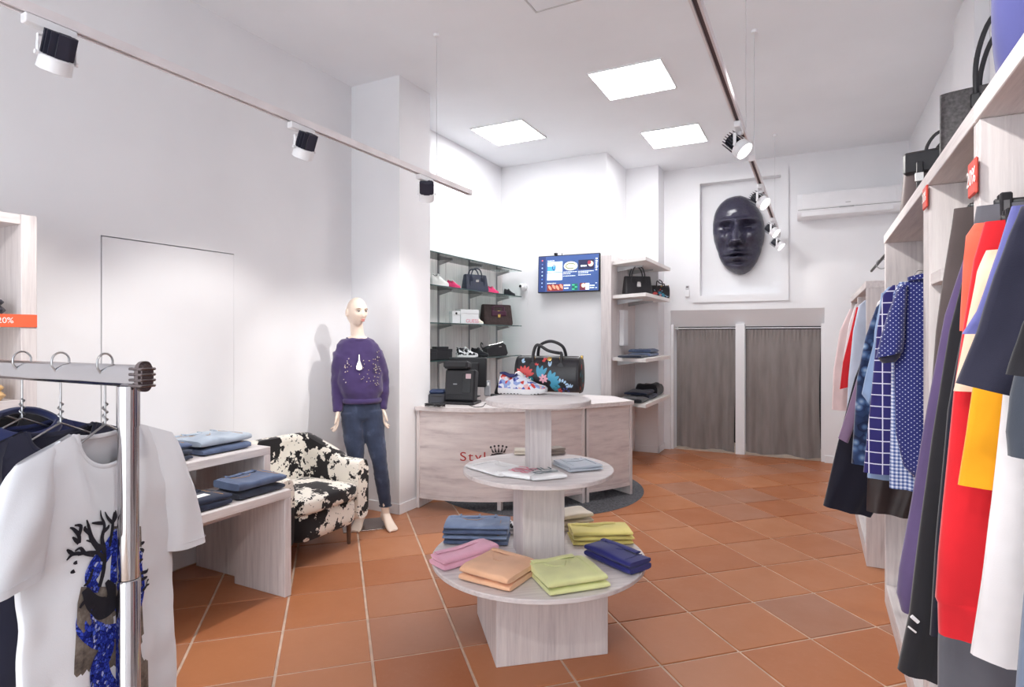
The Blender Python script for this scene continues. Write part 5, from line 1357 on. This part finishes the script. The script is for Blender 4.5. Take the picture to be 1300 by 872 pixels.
for x in (-.12, .12): MB().rbox(x - .013, x + .013, -.112, -.07, .02, .25, .003).build('strap', M_blackl, o); MB().rbox(x - .017, x + .017, -.116, -.108, .16, .20, .002).build('buckle', M_silver, o)
o = thing('cloth_bag', 'blue quilted cloth bag on top of the shelving, next to the woven tote', 'bag', (.535, 1.62, TZ + .001), math.radians(-12), gt_)
bag_body(.36, .18, .46, .1, .1, .5, .3).build('body', fabric('blue_quilt', (84, 86, 142)), o, 50)
MB().rbox(-.10, -.04, -.095, -.05, .04, .40, .006).build('strap', C_['paleblue'], o)
m = MB(); arc_handle(m, .14, .14, .44, 0, .009); m.build('handle', fabric('blue_quilt', (84, 86, 142)), o, 60)

# ------------------------------------------------------------------ clothes on the chrome rack
def shirt(name, label, cat, x, y, z, rz, mat, W=.215, L=.70, sl=.20, D=.045, nw=.085, nd=.09, fold=.012, seed=1, slope=.35, group='clothes on the chrome rack', flare=1.04, swid=.075):
    """hangs from local z = 0 (neck points) downwards; front is local -y; returns the thing and its front surface"""
    o = thing(name, label, cat, (x, y, z), rz, group)
    def zt(X_, front):
        a = abs(X_)
        if a >= nw: return -slope * (a - nw)
        return -(nd if front else .018) * math.sqrt(max(0, 1 - (a / nw) ** 2))
    def xe(t): return W * np.interp(t, [0, .12, .3, .6, 1], [1, .985, .96, .97, flare])
    def yv(s_, t, X_, front):
        d = D * np.interp(t, [0, .05, .2, 1], [.18, .45, .85, 1.05]) * math.sqrt(max(0, 1 - s_ * s_ * .97))
        wv = fold * (.15 + t) * (math.sin(X_ * 42 + seed + 1.2 * nz(t * 2.2, seed)) + .7 * math.sin(X_ * 19 + seed * 2 + t * 2)) * (1 - s_ ** 6) * (1 if front else .8)
        wv += .010 * nz(X_ * 6 + seed, t * 6) + .005 * nz(X_ * 17, t * 11 + seed)
        return (-d if front else d) + wv * (1 if t > .03 else .3)
    def P(s_, t, front):
        X_ = s_ * xe(t); a = zt(s_ * W, front); return (X_, yv(s_, t, X_, front), a + t * (-L - a))
    n = 44; NT_ = 44; rings = []
    for j in range(NT_ + 1):
        t = j / NT_
        rings.append([P(math.sin(-PI / 2 + PI * k / n), t, True) for k in range(n + 1)] + [P(math.sin(PI / 2 - PI * k / n), t, False) for k in range(1, n)])
    MB().loft(rings, False).build('body', mat, o, 70)
    def front(X_, Z_):
        t = -Z_ / L; s_ = max(-1, min(1, X_ / xe(t)))
        for _ in range(3): a = zt(s_ * W, True); t = (Z_ - a) / (-L - a)
        return yv(s_, t, X_, True)
    for sg in (-1, 1):
        rings = []; NS = 18; SL = sl if not isinstance(sl, tuple) else sl[0 if sg < 0 else 1]
        for j in range(NS + 1):
            t = j / NS; e = t ** .6
            cxx = sg * (W - .048 + e * .078); hx = lerp(.050, swid, e); hy = lerp(.010, .052, min(1, t * 2.2) ** .7)
            r = []
            for k in range(26):
                a = 2 * PI * k / 26; X_ = cxx + hx * spow(math.cos(a), .85)
                zs = -slope * (abs(X_) - nw) - .0015 - .25 * max(0, abs(X_) - W)
                zh = -slope * (W - nw) - SL + .10 * (sg * (cxx - X_))
                r.append((X_, hy * spow(math.sin(a), .9) + (.006 * nz(X_ * 18, t * 4, seed + sg) + .004 * math.sin(k * 1.1 + t * 5)) * min(1, t * 3), lerp(zs, zh, t)))
            rings.append(r)
        MB().loft(rings, False).build('sleeve', mat, o, 70)
        # hem stitch
        MB().tube([(p_[0] * 1.0, p_[1] * 1.02, p_[2] + .018) for p_ in rings[-1]], .0009, 4, loop=True).build('hem_stitch', mat, o)
    # neck rib
    rib = []
    for k in range(33):
        X_ = -nw + 2 * nw * k / 32; rib.append((X_, yv(X_ / W, 0, X_, True) - .002, zt(X_, True) - .004))
    for k in range(31, 0, -1):
        X_ = -nw + 2 * nw * k / 32; rib.append((X_, yv(X_ / W, 0, X_, False) + .001, zt(X_, False) - .003))
    MB().tube(rib, .0065, 7, loop=True, flat=.5, up=(0, 1, 0)).build('neck_rib', mat, o, 70)
    return o, front
M_tee = fabric('white_jersey', (226, 227, 232), .01)
HX = [-1.962, -1.763, -1.559]
ZH = 1.356 + .030
NZK = 1.225
TA = math.radians(106)
wt, fy = shirt('tshirt', 'white t-shirt with a blue dragon print on the chrome rack', 't-shirt', HX[2], RKY, NZK, TA, M_tee, W=.215, L=.76, sl=(.25, .33), D=.05, nd=.09, fold=.008, seed=2.4)
GH = 'wire hangers on the chrome rack'
hanger('grey wire hanger carrying the white t-shirt', HX[2], RKY, ZH, NZK - .004, .36, wire=True, mat=M_steel, rz=TA, group=GH)
s_, _ = shirt('tshirt', 'plain navy t-shirt behind the white one on the rack', 't-shirt', HX[1], RKY, 1.215, math.radians(98), C_['navy'], W=.21, L=.78, sl=.22, seed=5.2, nd=.07)
hanger('grey wire hanger carrying the plain navy t-shirt', HX[1], RKY, ZH, 1.211, .38, wire=True, mat=M_steel, rz=math.radians(98), group=GH)
M_nj = fabric('navy_jersey', (48, 54, 94))
s_, f2 = shirt('jacket', 'navy jacket with white piping hanging on the rack', 'jacket', HX[0], RKY, 1.215, math.radians(94), M_nj, W=.215, L=.72, sl=.45, seed=8.1, nd=.05)
for X_ in (-.14, .14):
    MB().tube([(X_ + .01 * k, f2(X_ + .01 * k, -.05 - .06 * k) - .003, -.05 - .06 * k) for k in range(6)], .0025, 5).build('piping', C_['white'], s_, 60)
MB().tube(smooth_path([(-.085, -.01, -.01), (-.05, -.04, -.035), (0, -.045, -.045), (.05, -.04, -.035), (.085, -.01, -.01), (.05, .02, .02), (0, .028, .028), (-.05, .02, .02)], 4), .016, 8, loop=True, flat=.6).build('collar', M_nj, s_, 60)
hanger('grey wire hanger carrying the navy jacket', HX[0], RKY, ZH, 1.211, .38, wire=True, mat=M_steel, rz=math.radians(94), group=GH)
shirt('knit_top', 'black knitted top hanging at the inner end of the rack', 'jumper', -2.16, RKY, 1.225, math.radians(92), C_['black'], W=.21, L=.66, sl=.45, seed=11)
hanger('grey wire hanger carrying the black knitted top', -2.16, RKY, ZH, 1.221, .38, wire=True, mat=M_steel, rz=math.radians(92), group=GH)

# ---- print of the white t-shirt: a coiling blue dragon with dark branches over stone grey ground
ax_x = Vector((math.cos(TA), math.sin(TA), 0)); ax_n = Vector((math.sin(TA), -math.cos(TA), 0)); P0 = Vector((HX[2], RKY, NZK)) + ax_n * .05
def loc_xz(px, py):
    d = ray(px, py); t = (P0 - EYEV).dot(ax_n) / d.dot(ax_n); h = EYEV + d * t - Vector((HX[2], RKY, NZK)); return h.dot(ax_x), h.z
def ribbon(m, pts, ws, off, cross=3, per=5):
    """flat painted stroke following the shirt"""
    Q = [Vector((*loc_xz(*p_), 0)) for p_ in pts]; Pth = smooth_path(Q, per); n = len(Pth); vs = []; fs = []
    for i, c in enumerate(Pth):
        d = Pth[min(i + 1, n - 1)] - Pth[max(i - 1, 0)]; d.normalize(); nn = Vector((-d.y, d.x, 0)); w_ = 1.25 * np.interp(i / (n - 1), np.linspace(0, 1, len(ws)), ws)
        for k in range(cross):
            q = c + nn * w_ * (-1 + 2 * k / (cross - 1)); vs.append((q.x, fy(q.x, q.y) - off, q.y))
    for i in range(n - 1):
        for k in range(cross - 1):
            a = i * cross + k; fs.append((a, a + 1, a + cross + 1, a + cross))
    m.add(vs, fs)
def area(m, poly, off, N_=14):
    Q = [loc_xz(*p_) for p_ in poly]; xs = [q[0] for q in Q]; h = len(Q) // 2; L_ = Q[:h]; R_ = Q[h:][::-1]
    vs, fs = [], []
    for i in range(h):
        for k in range(N_ + 1):
            X_ = lerp(L_[i][0], R_[i][0], k / N_); Z_ = lerp(L_[i][1], R_[i][1], k / N_); vs.append((X_, fy(X_, Z_) - off, Z_))
    for i in range(h - 1):
        for k in range(N_): a = i * (N_ + 1) + k; fs.append((a, a + 1, a + N_ + 2, a + N_ + 1))
    m.add(vs, fs)
def stone_mat():
    t = NT('print_stone'); co = t.coord(); f = t.noise(co, 26, 5, .7); t.color(t.ramp(f, [(.3, (70, 64, 62)), (.5, (118, 108, 100)), (.7, (152, 144, 136))])); t.set(.9, 0, .1); return t.m
def dragon_mat():
    t = NT('print_dragon'); d = t.voro(t.coord((1, .3, 1)), 120, 'DISTANCE_TO_EDGE', 'Distance'); c = t.xyz(t.voro(t.coord((1, .3, 1)), 120, 'F1', 'Color'))
    a = t.ramp(c[0], [(0, (30, 40, 130)), (.5, (52, 70, 190)), (.85, (80, 104, 220)), (1, (200, 210, 245))]); t.color(t.mix(t.ramp(d, [(.02, (255, 255, 255)), (.10, (0, 0, 0))]), a, (14, 16, 60))); t.set(.85, 0, .1); return t.m
M_st, M_dr, M_br = stone_mat(), dragon_mat(), plain('print_black', (24, 22, 34), .85)
m = MB(); area(m, [(104, 745), (99, 765), (97, 800), (95, 840), (93, 900), (193, 900), (190, 840), (184, 800), (181, 765), (180, 745)], .0012); area(m, [(146, 668), (146, 690), (144, 720), (142, 748), (181, 748), (181, 720), (180, 690), (180, 668)], .0011); m.build('print_background', M_st, wt)
m = MB()
ribbon(m, [(150, 672), (136, 700), (120, 728), (118, 742), (128, 748)], [.004, .016, .018, .012, .006], .0018)
ribbon(m, [(107, 775), (108, 795), (122, 806), (140, 808), (160, 796), (172, 770), (178, 740), (176, 700)], [.012, .018, .022, .022, .02, .016, .014, .01], .0020)
ribbon(m, [(150, 806), (138, 825), (126, 845), (128, 868), (140, 885), (150, 900)], [.014, .022, .026, .026, .024, .02], .0022)
ribbon(m, [(155, 670), (152, 700), (152, 740), (156, 780)], [.010, .016, .016, .01], .0017)
m.build('print_dragon', M_dr, wt)
m = MB()
ribbon(m, [(107, 748), (116, 764), (130, 772), (142, 768), (146, 752), (138, 738)], [.006, .014, .02, .018, .012, .004], .0026)
ribbon(m, [(104, 752), (112, 756), (120, 760)], [.002, .004, .006], .0026); ribbon(m, [(101, 772), (106, 764), (114, 762)], [.002, .004, .006], .0026)
br = [[(128, 745), (134, 725), (133, 700), (122, 690), (112, 686)], [(133, 712), (126, 702), (108, 703), (104, 706)], [(122, 705), (112, 703), (106, 696), (100, 700)], [(108, 703), (98, 704), (92, 712)], [(98, 704), (91, 698)],
      [(128, 700), (118, 684), (114, 668), (112, 660)], [(116, 678), (110, 672), (110, 668)], [(133, 700), (130, 684), (134, 668), (131, 656), (132, 648)], [(132, 676), (138, 670), (140, 666)], [(133, 664), (126, 664), (118, 664)],
      [(104, 690), (103, 680), (97, 672), (93, 670)], [(103, 680), (105, 668), (98, 667)], [(104, 690), (96, 682)], [(140, 694), (143, 676), (146, 660), (150, 650)], [(145, 664), (140, 658), (138, 650)], [(146, 662), (150, 656), (152, 648)],
      [(120, 722), (112, 738), (106, 744)], [(100, 725), (96, 728)], [(103, 714), (99, 716)], [(176, 712), (184, 710)], [(178, 728), (188, 726), (192, 722)], [(180, 750), (188, 744), (196, 742)], [(186, 746), (190, 738), (194, 736)], [(180, 736), (190, 732)], [(184, 700), (176, 696)], [(178, 690), (184, 688)]]
m.build('print_trunk', M_br, wt)
for k_, b_ in enumerate(br):
    m = MB(); ribbon(m, b_, [.0052 if k_ in (0, 5, 7) else .0034, .0034, .0012], .0030, 3, 4); m.build('print_branch', M_br, wt)

# ------------------------------------------------------------------ big dark mask in the niche
def mask_mat():
    t = NT('mosaic_lacquer'); co = t.coord(); d = t.voro(co, 210, 'F1', 'Distance'); c = t.xyz(t.voro(co, 210, 'F1', 'Color'))
    t.color(t.ramp(c[0], [(0, (38, 36, 52)), (.6, (52, 50, 70)), (1, (66, 64, 86))])); t.bump(c[1], .4, .004); t.set(.16, 0, .6); return t.m
ctr = onY(937.5, 297.5, 7.70)
mk = thing('face_mask', 'large dark glossy face mask hanging in the white niche', 'mask', (ctr.x, YB + .109, ctr.z))
out = [(270, 118), (215, 124), (150, 145), (95, 190), (55, 255), (36, 330), (31, 400), (36, 470), (52, 545), (74, 605), (92, 665), (122, 715), (165, 758), (215, 785), (258, 795), (305, 788), (350, 760), (390, 712), (425, 640), (450, 560), (470, 480), (470, 400), (460, 320), (435, 255), (395, 198), (340, 145)]
O_ = []
for cx_, cy_ in out:
    q = onY(900 + cx_ / 6.71, 230 + cy_ / 6.71, 7.70); O_.append((q.x - ctr.x, q.z - ctr.z))
angs = [math.atan2(z, x) for x, z in O_]; rad = [math.hypot(x, z) for x, z in O_]
srt = sorted(zip(angs, rad)); A_ = [a for a, _ in srt]; R_ = [r for _, r in srt]
A_ = [A_[-1] - 2 * PI] + A_ + [A_[0] + 2 * PI]; R_ = [R_[-1]] + R_ + [R_[0]]
G = lambda x, z, x0, z0, sx, sz: math.exp(-((x - x0) / sx) ** 2 - ((z - z0) / sz) ** 2)
def mask_depth(x, z, rho):
    d = .20 * max(0, 1 - rho ** 2.8) ** .55 + .035
    f = 0
    for s_ in (-1, 1):
        f += .040 * G(x, z, s_ * .125, .150, .10, .028) - .075 * G(x, z, s_ * .125, .075, .085, .050) + .040 * G(x, z, s_ * .128, .070, .055, .026) + .030 * G(x, z, s_ * .18, -.05, .06, .07) - .026 * G(x, z, s_ * .17, -.22, .06, .10)
        f += .040 * G(x, z, s_ * .058, -.120, .026, .030)
        f -= .016 * G(x, z, s_ * .128, .052, .055, .007) + .014 * G(x, z, s_ * .128, .098, .055, .007)
        f -= .020 * G(x, z, s_ * .095, -.13, .018, .05)
    if z > -.165: f += (.035 + .115 * max(0, min(1, (.17 - z) / .29))) * math.exp(-(abs(x) / (.052 + .030 * max(0, (.1 - z) / .25))) ** 2.4) * min(1, max(0, (.24 - z) / .10)) * min(1, (z + .165) / .03)
    f += .046 * G(x, z, 0, -.243, .105, .022) + .052 * G(x, z, 0, -.305, .090, .026) - .050 * G(x, z, 0, -.274, .12, .008) - .034 * G(x, z, 0, -.357, .10, .022) + .044 * G(x, z, 0, -.42, .085, .05) - .018 * G(x, z, 0, -.20, .016, .03)
    f += .012 * G(x, z, 0, .32, .2, .12)
    return d + 1.35 * f * max(0, 1 - rho ** 8)
m = MB(); NA, NR = 132, 62; rings = []
for j in range(NR + 1):
    rho = 1 - j / NR if j < NR else .004; ring = []
    rho = max(rho, .004)
    for k in range(NA):
        a = -PI + 2 * PI * k / NA; r = np.interp(a, A_, R_) * rho; x, z = r * math.cos(a), r * math.sin(a)
        ring.append((x, -mask_depth(x, z, rho), z))
    if j == 0: rings.append([(p_[0] * .97, 0, p_[2] * .97) for p_ in ring])
    rings.append(ring)
m.loft(rings).build('face', mask_mat(), mk, 80)

# ------------------------------------------------------------------ mannequin
M_skin = plain('mannequin_skin', (240, 220, 204), .4, 0, .4, .02)
mp = onZ(467, 667)
mq = thing('mannequin', 'standing bald mannequin in purple jumper and blue jeans', 'mannequin', (mp.x, mp.y, 0), math.radians(47))
def loft_z(m, secs, n=28, p=1.0):
    """secs: (cx, cy, z, rx, ry)"""
    m.loft([[(cx_ + rx * spow(math.cos(2 * PI * k / n), p), cy_ + ry * spow(math.sin(2 * PI * k / n), p), z) for k in range(n)] for cx_, cy_, z, rx, ry in secs])
def remesh(o, vox, sm=2):
    r = o.modifiers.new('remesh', 'REMESH'); r.mode = 'VOXEL'; r.voxel_size = vox; r.use_smooth_shade = True
    if sm:
        s_ = o.modifiers.new('smooth', 'SMOOTH'); s_.factor = .5; s_.iterations = sm
def headmesh(m, M_):
    """head height ~.215, face towards -y"""
    NU, NV = 64, 48; rings = []
    for j in range(NV + 1):
        th = -PI / 2 + PI * j / NV; ring = []
        for k in range(NU):
            ph = 2 * PI * k / NU
            dx, dy, dz = math.cos(th) * math.cos(ph), math.cos(th) * math.sin(ph), math.sin(th)
            x = dx * .073; y = dy * .094; z = dz * .108
            if z < -.01: x *= 1 - .42 * ((-z - .01) / .1) ** 1.3; y = y * (1 - .15 * (-z / .108)) - (.012 * (-z / .108) if dy < 0 else -.03 * (-z / .108))
            if dy < 0:
                fz = lambda z0, sz: math.exp(-((z - z0) / sz) ** 2); fx = lambda x0, sx: math.exp(-((x - x0) / sx) ** 2)
                y -= (.020 * fx(0, .010) * max(0, min(1, (.012 - z) / .05 + .15)) * (1 if z > -.036 else max(0, 1 - (-.036 - z) / .010)) if -.05 < z < .03 else 0)
                for s_ in (-1, 1): y += .010 * fx(s_ * .030, .017) * fz(.006, .012); y -= .004 * fx(s_ * .030, .011) * fz(.004, .007); y -= .005 * fx(s_ * .032, .022) * fz(.026, .008)
                y -= .007 * fx(0, .02) * fz(-.055, .006) + .007 * fx(0, .017) * fz(-.067, .006); y += .005 * fx(0, .025) * fz(-.061, .003); y -= .008 * fx(0, .02) * fz(-.092, .014)
                for s_ in (-1, 1): y -= .004 * fx(s_ * .04, .02) * fz(-.025, .02)
            ring.append((x, y, z))
        rings.append(ring)
    m.loft(rings, M=M_)
    for s_ in (-1, 1): m.ball((s_ * .074, .012, -.008), (.010, .020, .032), 12, 9, M_)
def handmesh(m, wrist, dirv, side, curl=1):
    """palm and five fingers hanging from the wrist"""
    w_ = Vector(wrist); d = Vector(dirv).normalized(); f = Vector((0, -1, 0)); f = (f - d * f.dot(d)).normalized(); s_ = d.cross(f) * side   # f: towards thumb/front
    def pt(a, b, c): return w_ + d * a + f * b + s_ * c
    rings = []
    for a, hw, ht in ((-.02, .022, .017), (.0, .023, .016), (.03, .034, .015), (.06, .039, .014), (.085, .037, .012)):
        rings.append([tuple(pt(a, hw * math.cos(2 * PI * k / 14), ht * math.sin(2 * PI * k / 14))) for k in range(14)])
    m.loft(rings)
    for i, (b, L_) in enumerate(((.028, .068), (.010, .076), (-.009, .071), (-.027, .056))):
        c = .012 + .004 * i; k = L_
        m.tube([pt(.07, b, 0), pt(.085, b * 1.04, .001), pt(.085 + k * .4, b * 1.08, c * .5), pt(.085 + k * .75, b * 1.05, c * 1.3), pt(.085 + k * .97, b * 1.0, c * 2.2)], [.0095, .0095, .0088, .008, .006], 8)
    m.tube([pt(.018, .02, 0), pt(.035, .036, .008), pt(.06, .052, .014), pt(.085, .056, .02), pt(.10, .055, .025)], [.012, .0115, .010, .009, .0065], 8)
def foot(m, ank, a, side):
    """bare foot on its ball, heel lifted slightly"""
    A_ = Vector(ank); c_, s_ = math.cos(a), math.sin(a); fw = Vector((s_, -c_, 0)); sd = Vector((c_, s_, 0)); rings = []
    for t, hw, z0, z1 in ((-.055, .016, .055, .085), (-.045, .026, .032, .11), (-.015, .031, .028, .125), (.02, .032, .030, .105), (.06, .034, .018, .078), (.10, .039, .004, .052), (.135, .042, .001, .036), (.16, .040, .001, .026), (.178, .030, .002, .018)):
        c = Vector((A_.x, A_.y, 0)) + fw * t
        rings.append([tuple(c + sd * hw * spow(math.cos(2 * PI * k / 18), .8) + Vector((0, 0, (z0 + z1) / 2 + (z1 - z0) / 2 * spow(math.sin(2 * PI * k / 18), .8)))) for k in range(18)])
    m.loft(rings)
    for i in range(5):
        b = (-.030 + .0145 * i) * side; L_ = .190 - .008 * i
        q = Vector((A_.x, A_.y, 0)) + fw * .15 + sd * (-b); m.tube([q + Vector((0, 0, .013)), q + fw * (L_ - .15) * .6 + Vector((0, 0, .012)), q + fw * (L_ - .15) + Vector((0, 0, .008))], [.011 if i == 0 else .008, .010 if i == 0 else .0075, .006], 8)
m = MB()
HXc, NXc, HIP = -.085, -.075, -.045
headmesh(m, T(HXc, -.02, 1.637) @ RZ(math.radians(24)) @ RX(math.radians(3)))
m.tube([(HXc - .0, .012, 1.60), (HXc + .002, .016, 1.53), (NXc, .02, 1.46), (NXc, .022, 1.40)], [.050, .047, .050, .07], 20)
loft_z(m, [(NXc, .02, 1.45, .06, .05), (NXc, .02, 1.425, .10, .055), (NXc, .015, 1.38, .135, .065), (-.07, .01, 1.28, .125, .08), (-.06, .01, 1.12, .10, .065), (HIP, .01, .98, .115, .07), (HIP, .01, .88, .12, .07)])
LS, LE, LW = (-.190, .02, 1.345), (-.215, .05, 1.10), (-.222, -.02, .895)
RS, RE, RW = (.052, .02, 1.345), (.122, .05, 1.11), (.112, .0, .893)
for a_, b_, c_ in ((LS, LE, LW), (RS, RE, RW)): m.tube([a_, b_, c_], [.042, .034, .024], 14)
handmesh(m, LW, (.0, -.10, -1), 1); handmesh(m, RW, (.03, -.12, -1), -1)
LA, RA_ = (-.048, .03, .115), (.128, -.045, .115)
for h_, k_, a_ in (((-.115, .0, .90), (-.085, -.02, .50), LA), ((.03, .0, .90), (.085, -.055, .50), RA_)): m.tube([h_, k_, (a_[0], a_[1], .10)], [.055, .042, .030], 16)
foot(m, LA, math.radians(-20), 1); foot(m, RA_, math.radians(12), -1)
body = m.build('body', M_skin, mq, 70); remesh(body, .0045, 1)
# face
HM = T(HXc, -.02, 1.637) @ RZ(math.radians(24)) @ RX(math.radians(3))
for s_ in (-1, 1):
    MB().ball((s_ * .030, -.0845, .004), (.0105, .004, .0048), 12, 8, HM).build('eye', plain('eye_white', (226, 222, 216), .3), body, 60)
    MB().ball((s_ * .030, -.088, .004), (.0045, .002, .0045), 10, 8, HM).build('iris', plain('iris', (74, 62, 58), .3), body, 60)
    MB().tube([(s_ * .042, -.080, .0105), (s_ * .031, -.0875, .0125), (s_ * .018, -.085, .008)], .0022, 6, M=HM).build('eyelash', plain('lash', (70, 52, 48), .6), body)
    MB().tube([(s_ * .047, -.079, .022), (s_ * .033, -.090, .027), (s_ * .017, -.092, .023)], .0024, 6, M=HM).build('eyebrow', plain('brow', (150, 116, 96), .7), body)
MB().ball((0, -.1005, -.055), (.0185, .005, .0042), 14, 8, HM).build('lip', plain('lips', (206, 130, 122), .4), body, 60)
MB().ball((0, -.0995, -.0655), (.016, .005, .0050), 14, 8, HM).build('lip', plain('lips', (206, 130, 122), .4), body, 60)
# jumper
M_pj = fabric('purple_knit', (70, 56, 100), .06)
m = MB()
loft_z(m, [(NXc, .02, 1.438, .078, .060), (NXc, .018, 1.424, .118, .070), (NXc, .015, 1.392, .156, .080), (-.07, .01, 1.34, .172, .094), (-.068, .01, 1.30, .172, .102), (-.062, .005, 1.20, .168, .115), (-.052, -.004, 1.09, .168, .12), (-.048, -.004, 1.03, .156, .116), (HIP, .0, .985, .138, .106), (HIP, .0, .95, .136, .104)], 36)
for sh_, el, wr in ((LS, LE, LW), (RS, RE, RW)):
    sg = -1 if sh_[0] < -.1 else 1
    i0 = (sh_[0] - sg * .06, sh_[1], sh_[2] + .005)
    m.tube([i0, (sh_[0] - sg * .0, .02, 1.30), (lerp(sh_[0], el[0], .55) - sg * .008, .032, 1.21), (el[0] - sg * .004, .045, 1.10), (lerp(el[0], wr[0], .5), .025, 1.0), (wr[0], wr[1], .905), (wr[0], wr[1] - .002, .885)], [.040, .074, .072, .055, .046, .036, .033], 20)
def rumple(o, size, strength, seed):
    tx = bpy.data.textures.new('cloth_rumple', 'CLOUDS'); tx.noise_scale = size; tx.noise_depth = 1
    d_ = o.modifiers.new('rumple', 'DISPLACE'); d_.texture = tx; d_.strength = strength; d_.mid_level = .5; d_.texture_coords = 'LOCAL'
jm = m.build('jumper', M_pj, mq, 70); remesh(jm, .007, 4); rumple(jm, .08, .018, 1)
# neckline rib, hem rib
MB().tube([(NXc + .078 * math.cos(a), .018 + .066 * math.sin(a), 1.436 - .016 * max(0, -math.sin(a))) for a in np.linspace(0, 2 * PI, 29)[:-1]], .008, 8, loop=True).build('neck_rib', M_pj, jm, 60)
MB().tube([(HIP + .138 * math.cos(a), .104 * math.sin(a), .962) for a in np.linspace(0, 2 * PI, 37)[:-1]], .012, 8, loop=True, flat=1.6).build('hem_rib', M_pj, jm, 60)
def jfront(x, z):
    rx = np.interp(z, [.975, 1.02, 1.09, 1.2, 1.3, 1.38], [.152, .162, .168, .168, .16, .142]); ry = np.interp(z, [.975, 1.02, 1.09, 1.2, 1.3, 1.38], [.108, .12, .122, .116, .10, .082]); q = min(.95, abs((x + .062) / rx)); return -ry * math.sqrt(1 - q * q) + .004
M_seq = plain('silver_sequin', (226, 222, 216), .15, .9)
m = MB(); prof = [(-.004, 1.315), (.004, 1.315), (.006, 1.27), (.022, 1.225), (.020, 1.205), (.0, 1.197), (-.020, 1.205), (-.022, 1.225), (-.006, 1.27)]
m.loft([[(x - .075, jfront(x - .075, z) - .004, z) for x, z in prof], [(x - .075, jfront(x - .075, z) - .020, z) for x, z in prof]]); m.build('drop_motif', M_seq, jm)
r = random.Random(3); m = MB()
for k in range(62):
    g_ = r.random()
    if g_ < .4: x, z = .055 + r.gauss(0, .012), r.uniform(1.08, 1.34)
    elif g_ < .7: x, z = -.165 + r.gauss(0, .010), r.uniform(1.10, 1.30)
    else: x, z = r.uniform(-.12, .05), r.uniform(1.11, 1.28)
    m.ball((x, jfront(x, z) - .016, z), r.uniform(.0045, .0065), 6, 4)
bt = m.build('bead_trim', M_seq, jm); bt['kind'] = 'stuff'
# jeans
M_mj = denim('mannequin_denim', (40, 47, 66), (54, 63, 86), (94, 106, 132))
m = MB(); loft_z(m, [(HIP, .01, 1.0, .140, .092), (HIP, .01, .95, .134, .096), (HIP, .015, .89, .150, .102), (HIP, .012, .84, .152, .10), (HIP, .01, .81, .12, .085)], 32)
for h_, k1, k_, c1, a_ in (((-.112, .005, .87), (-.104, -.01, .70), (-.088, -.02, .50), (-.070, .01, .34), LA), ((.025, .005, .87), (.048, -.02, .70), (.080, -.055, .50), (.104, -.048, .34), RA_)):
    m.tube([h_, k1, k_, c1, (a_[0], a_[1] + .008, .16), (a_[0], a_[1] + .006, .142)], [.090, .080, .057, .054, .043, .043], 20)
jn = m.build('jeans', M_mj, mq, 70); remesh(jn, .007, 3); rumple(jn, .05, .008, 2)
for a_ in (LA, RA_): MB().tube([(a_[0] + .046 * math.cos(q), a_[1] + .006 + .046 * math.sin(q), .152) for q in np.linspace(0, 2 * PI, 21)[:-1]], .0035, 6, loop=True).build('hem', M_mj, jn, 60)
bp = MB().rbox(-.19, .17, -.13, .16, 0, .006, .002); 
bp.build('base_plate', plain('plate_steel', (150, 138, 134), .25, .8), mq)
MB().cyl((LA[0] - .03, LA[1] + .07, .006), (LA[0] - .008, LA[1] + .03, .20), .006, 10).build('support_rod', M_steel, mq, 40)
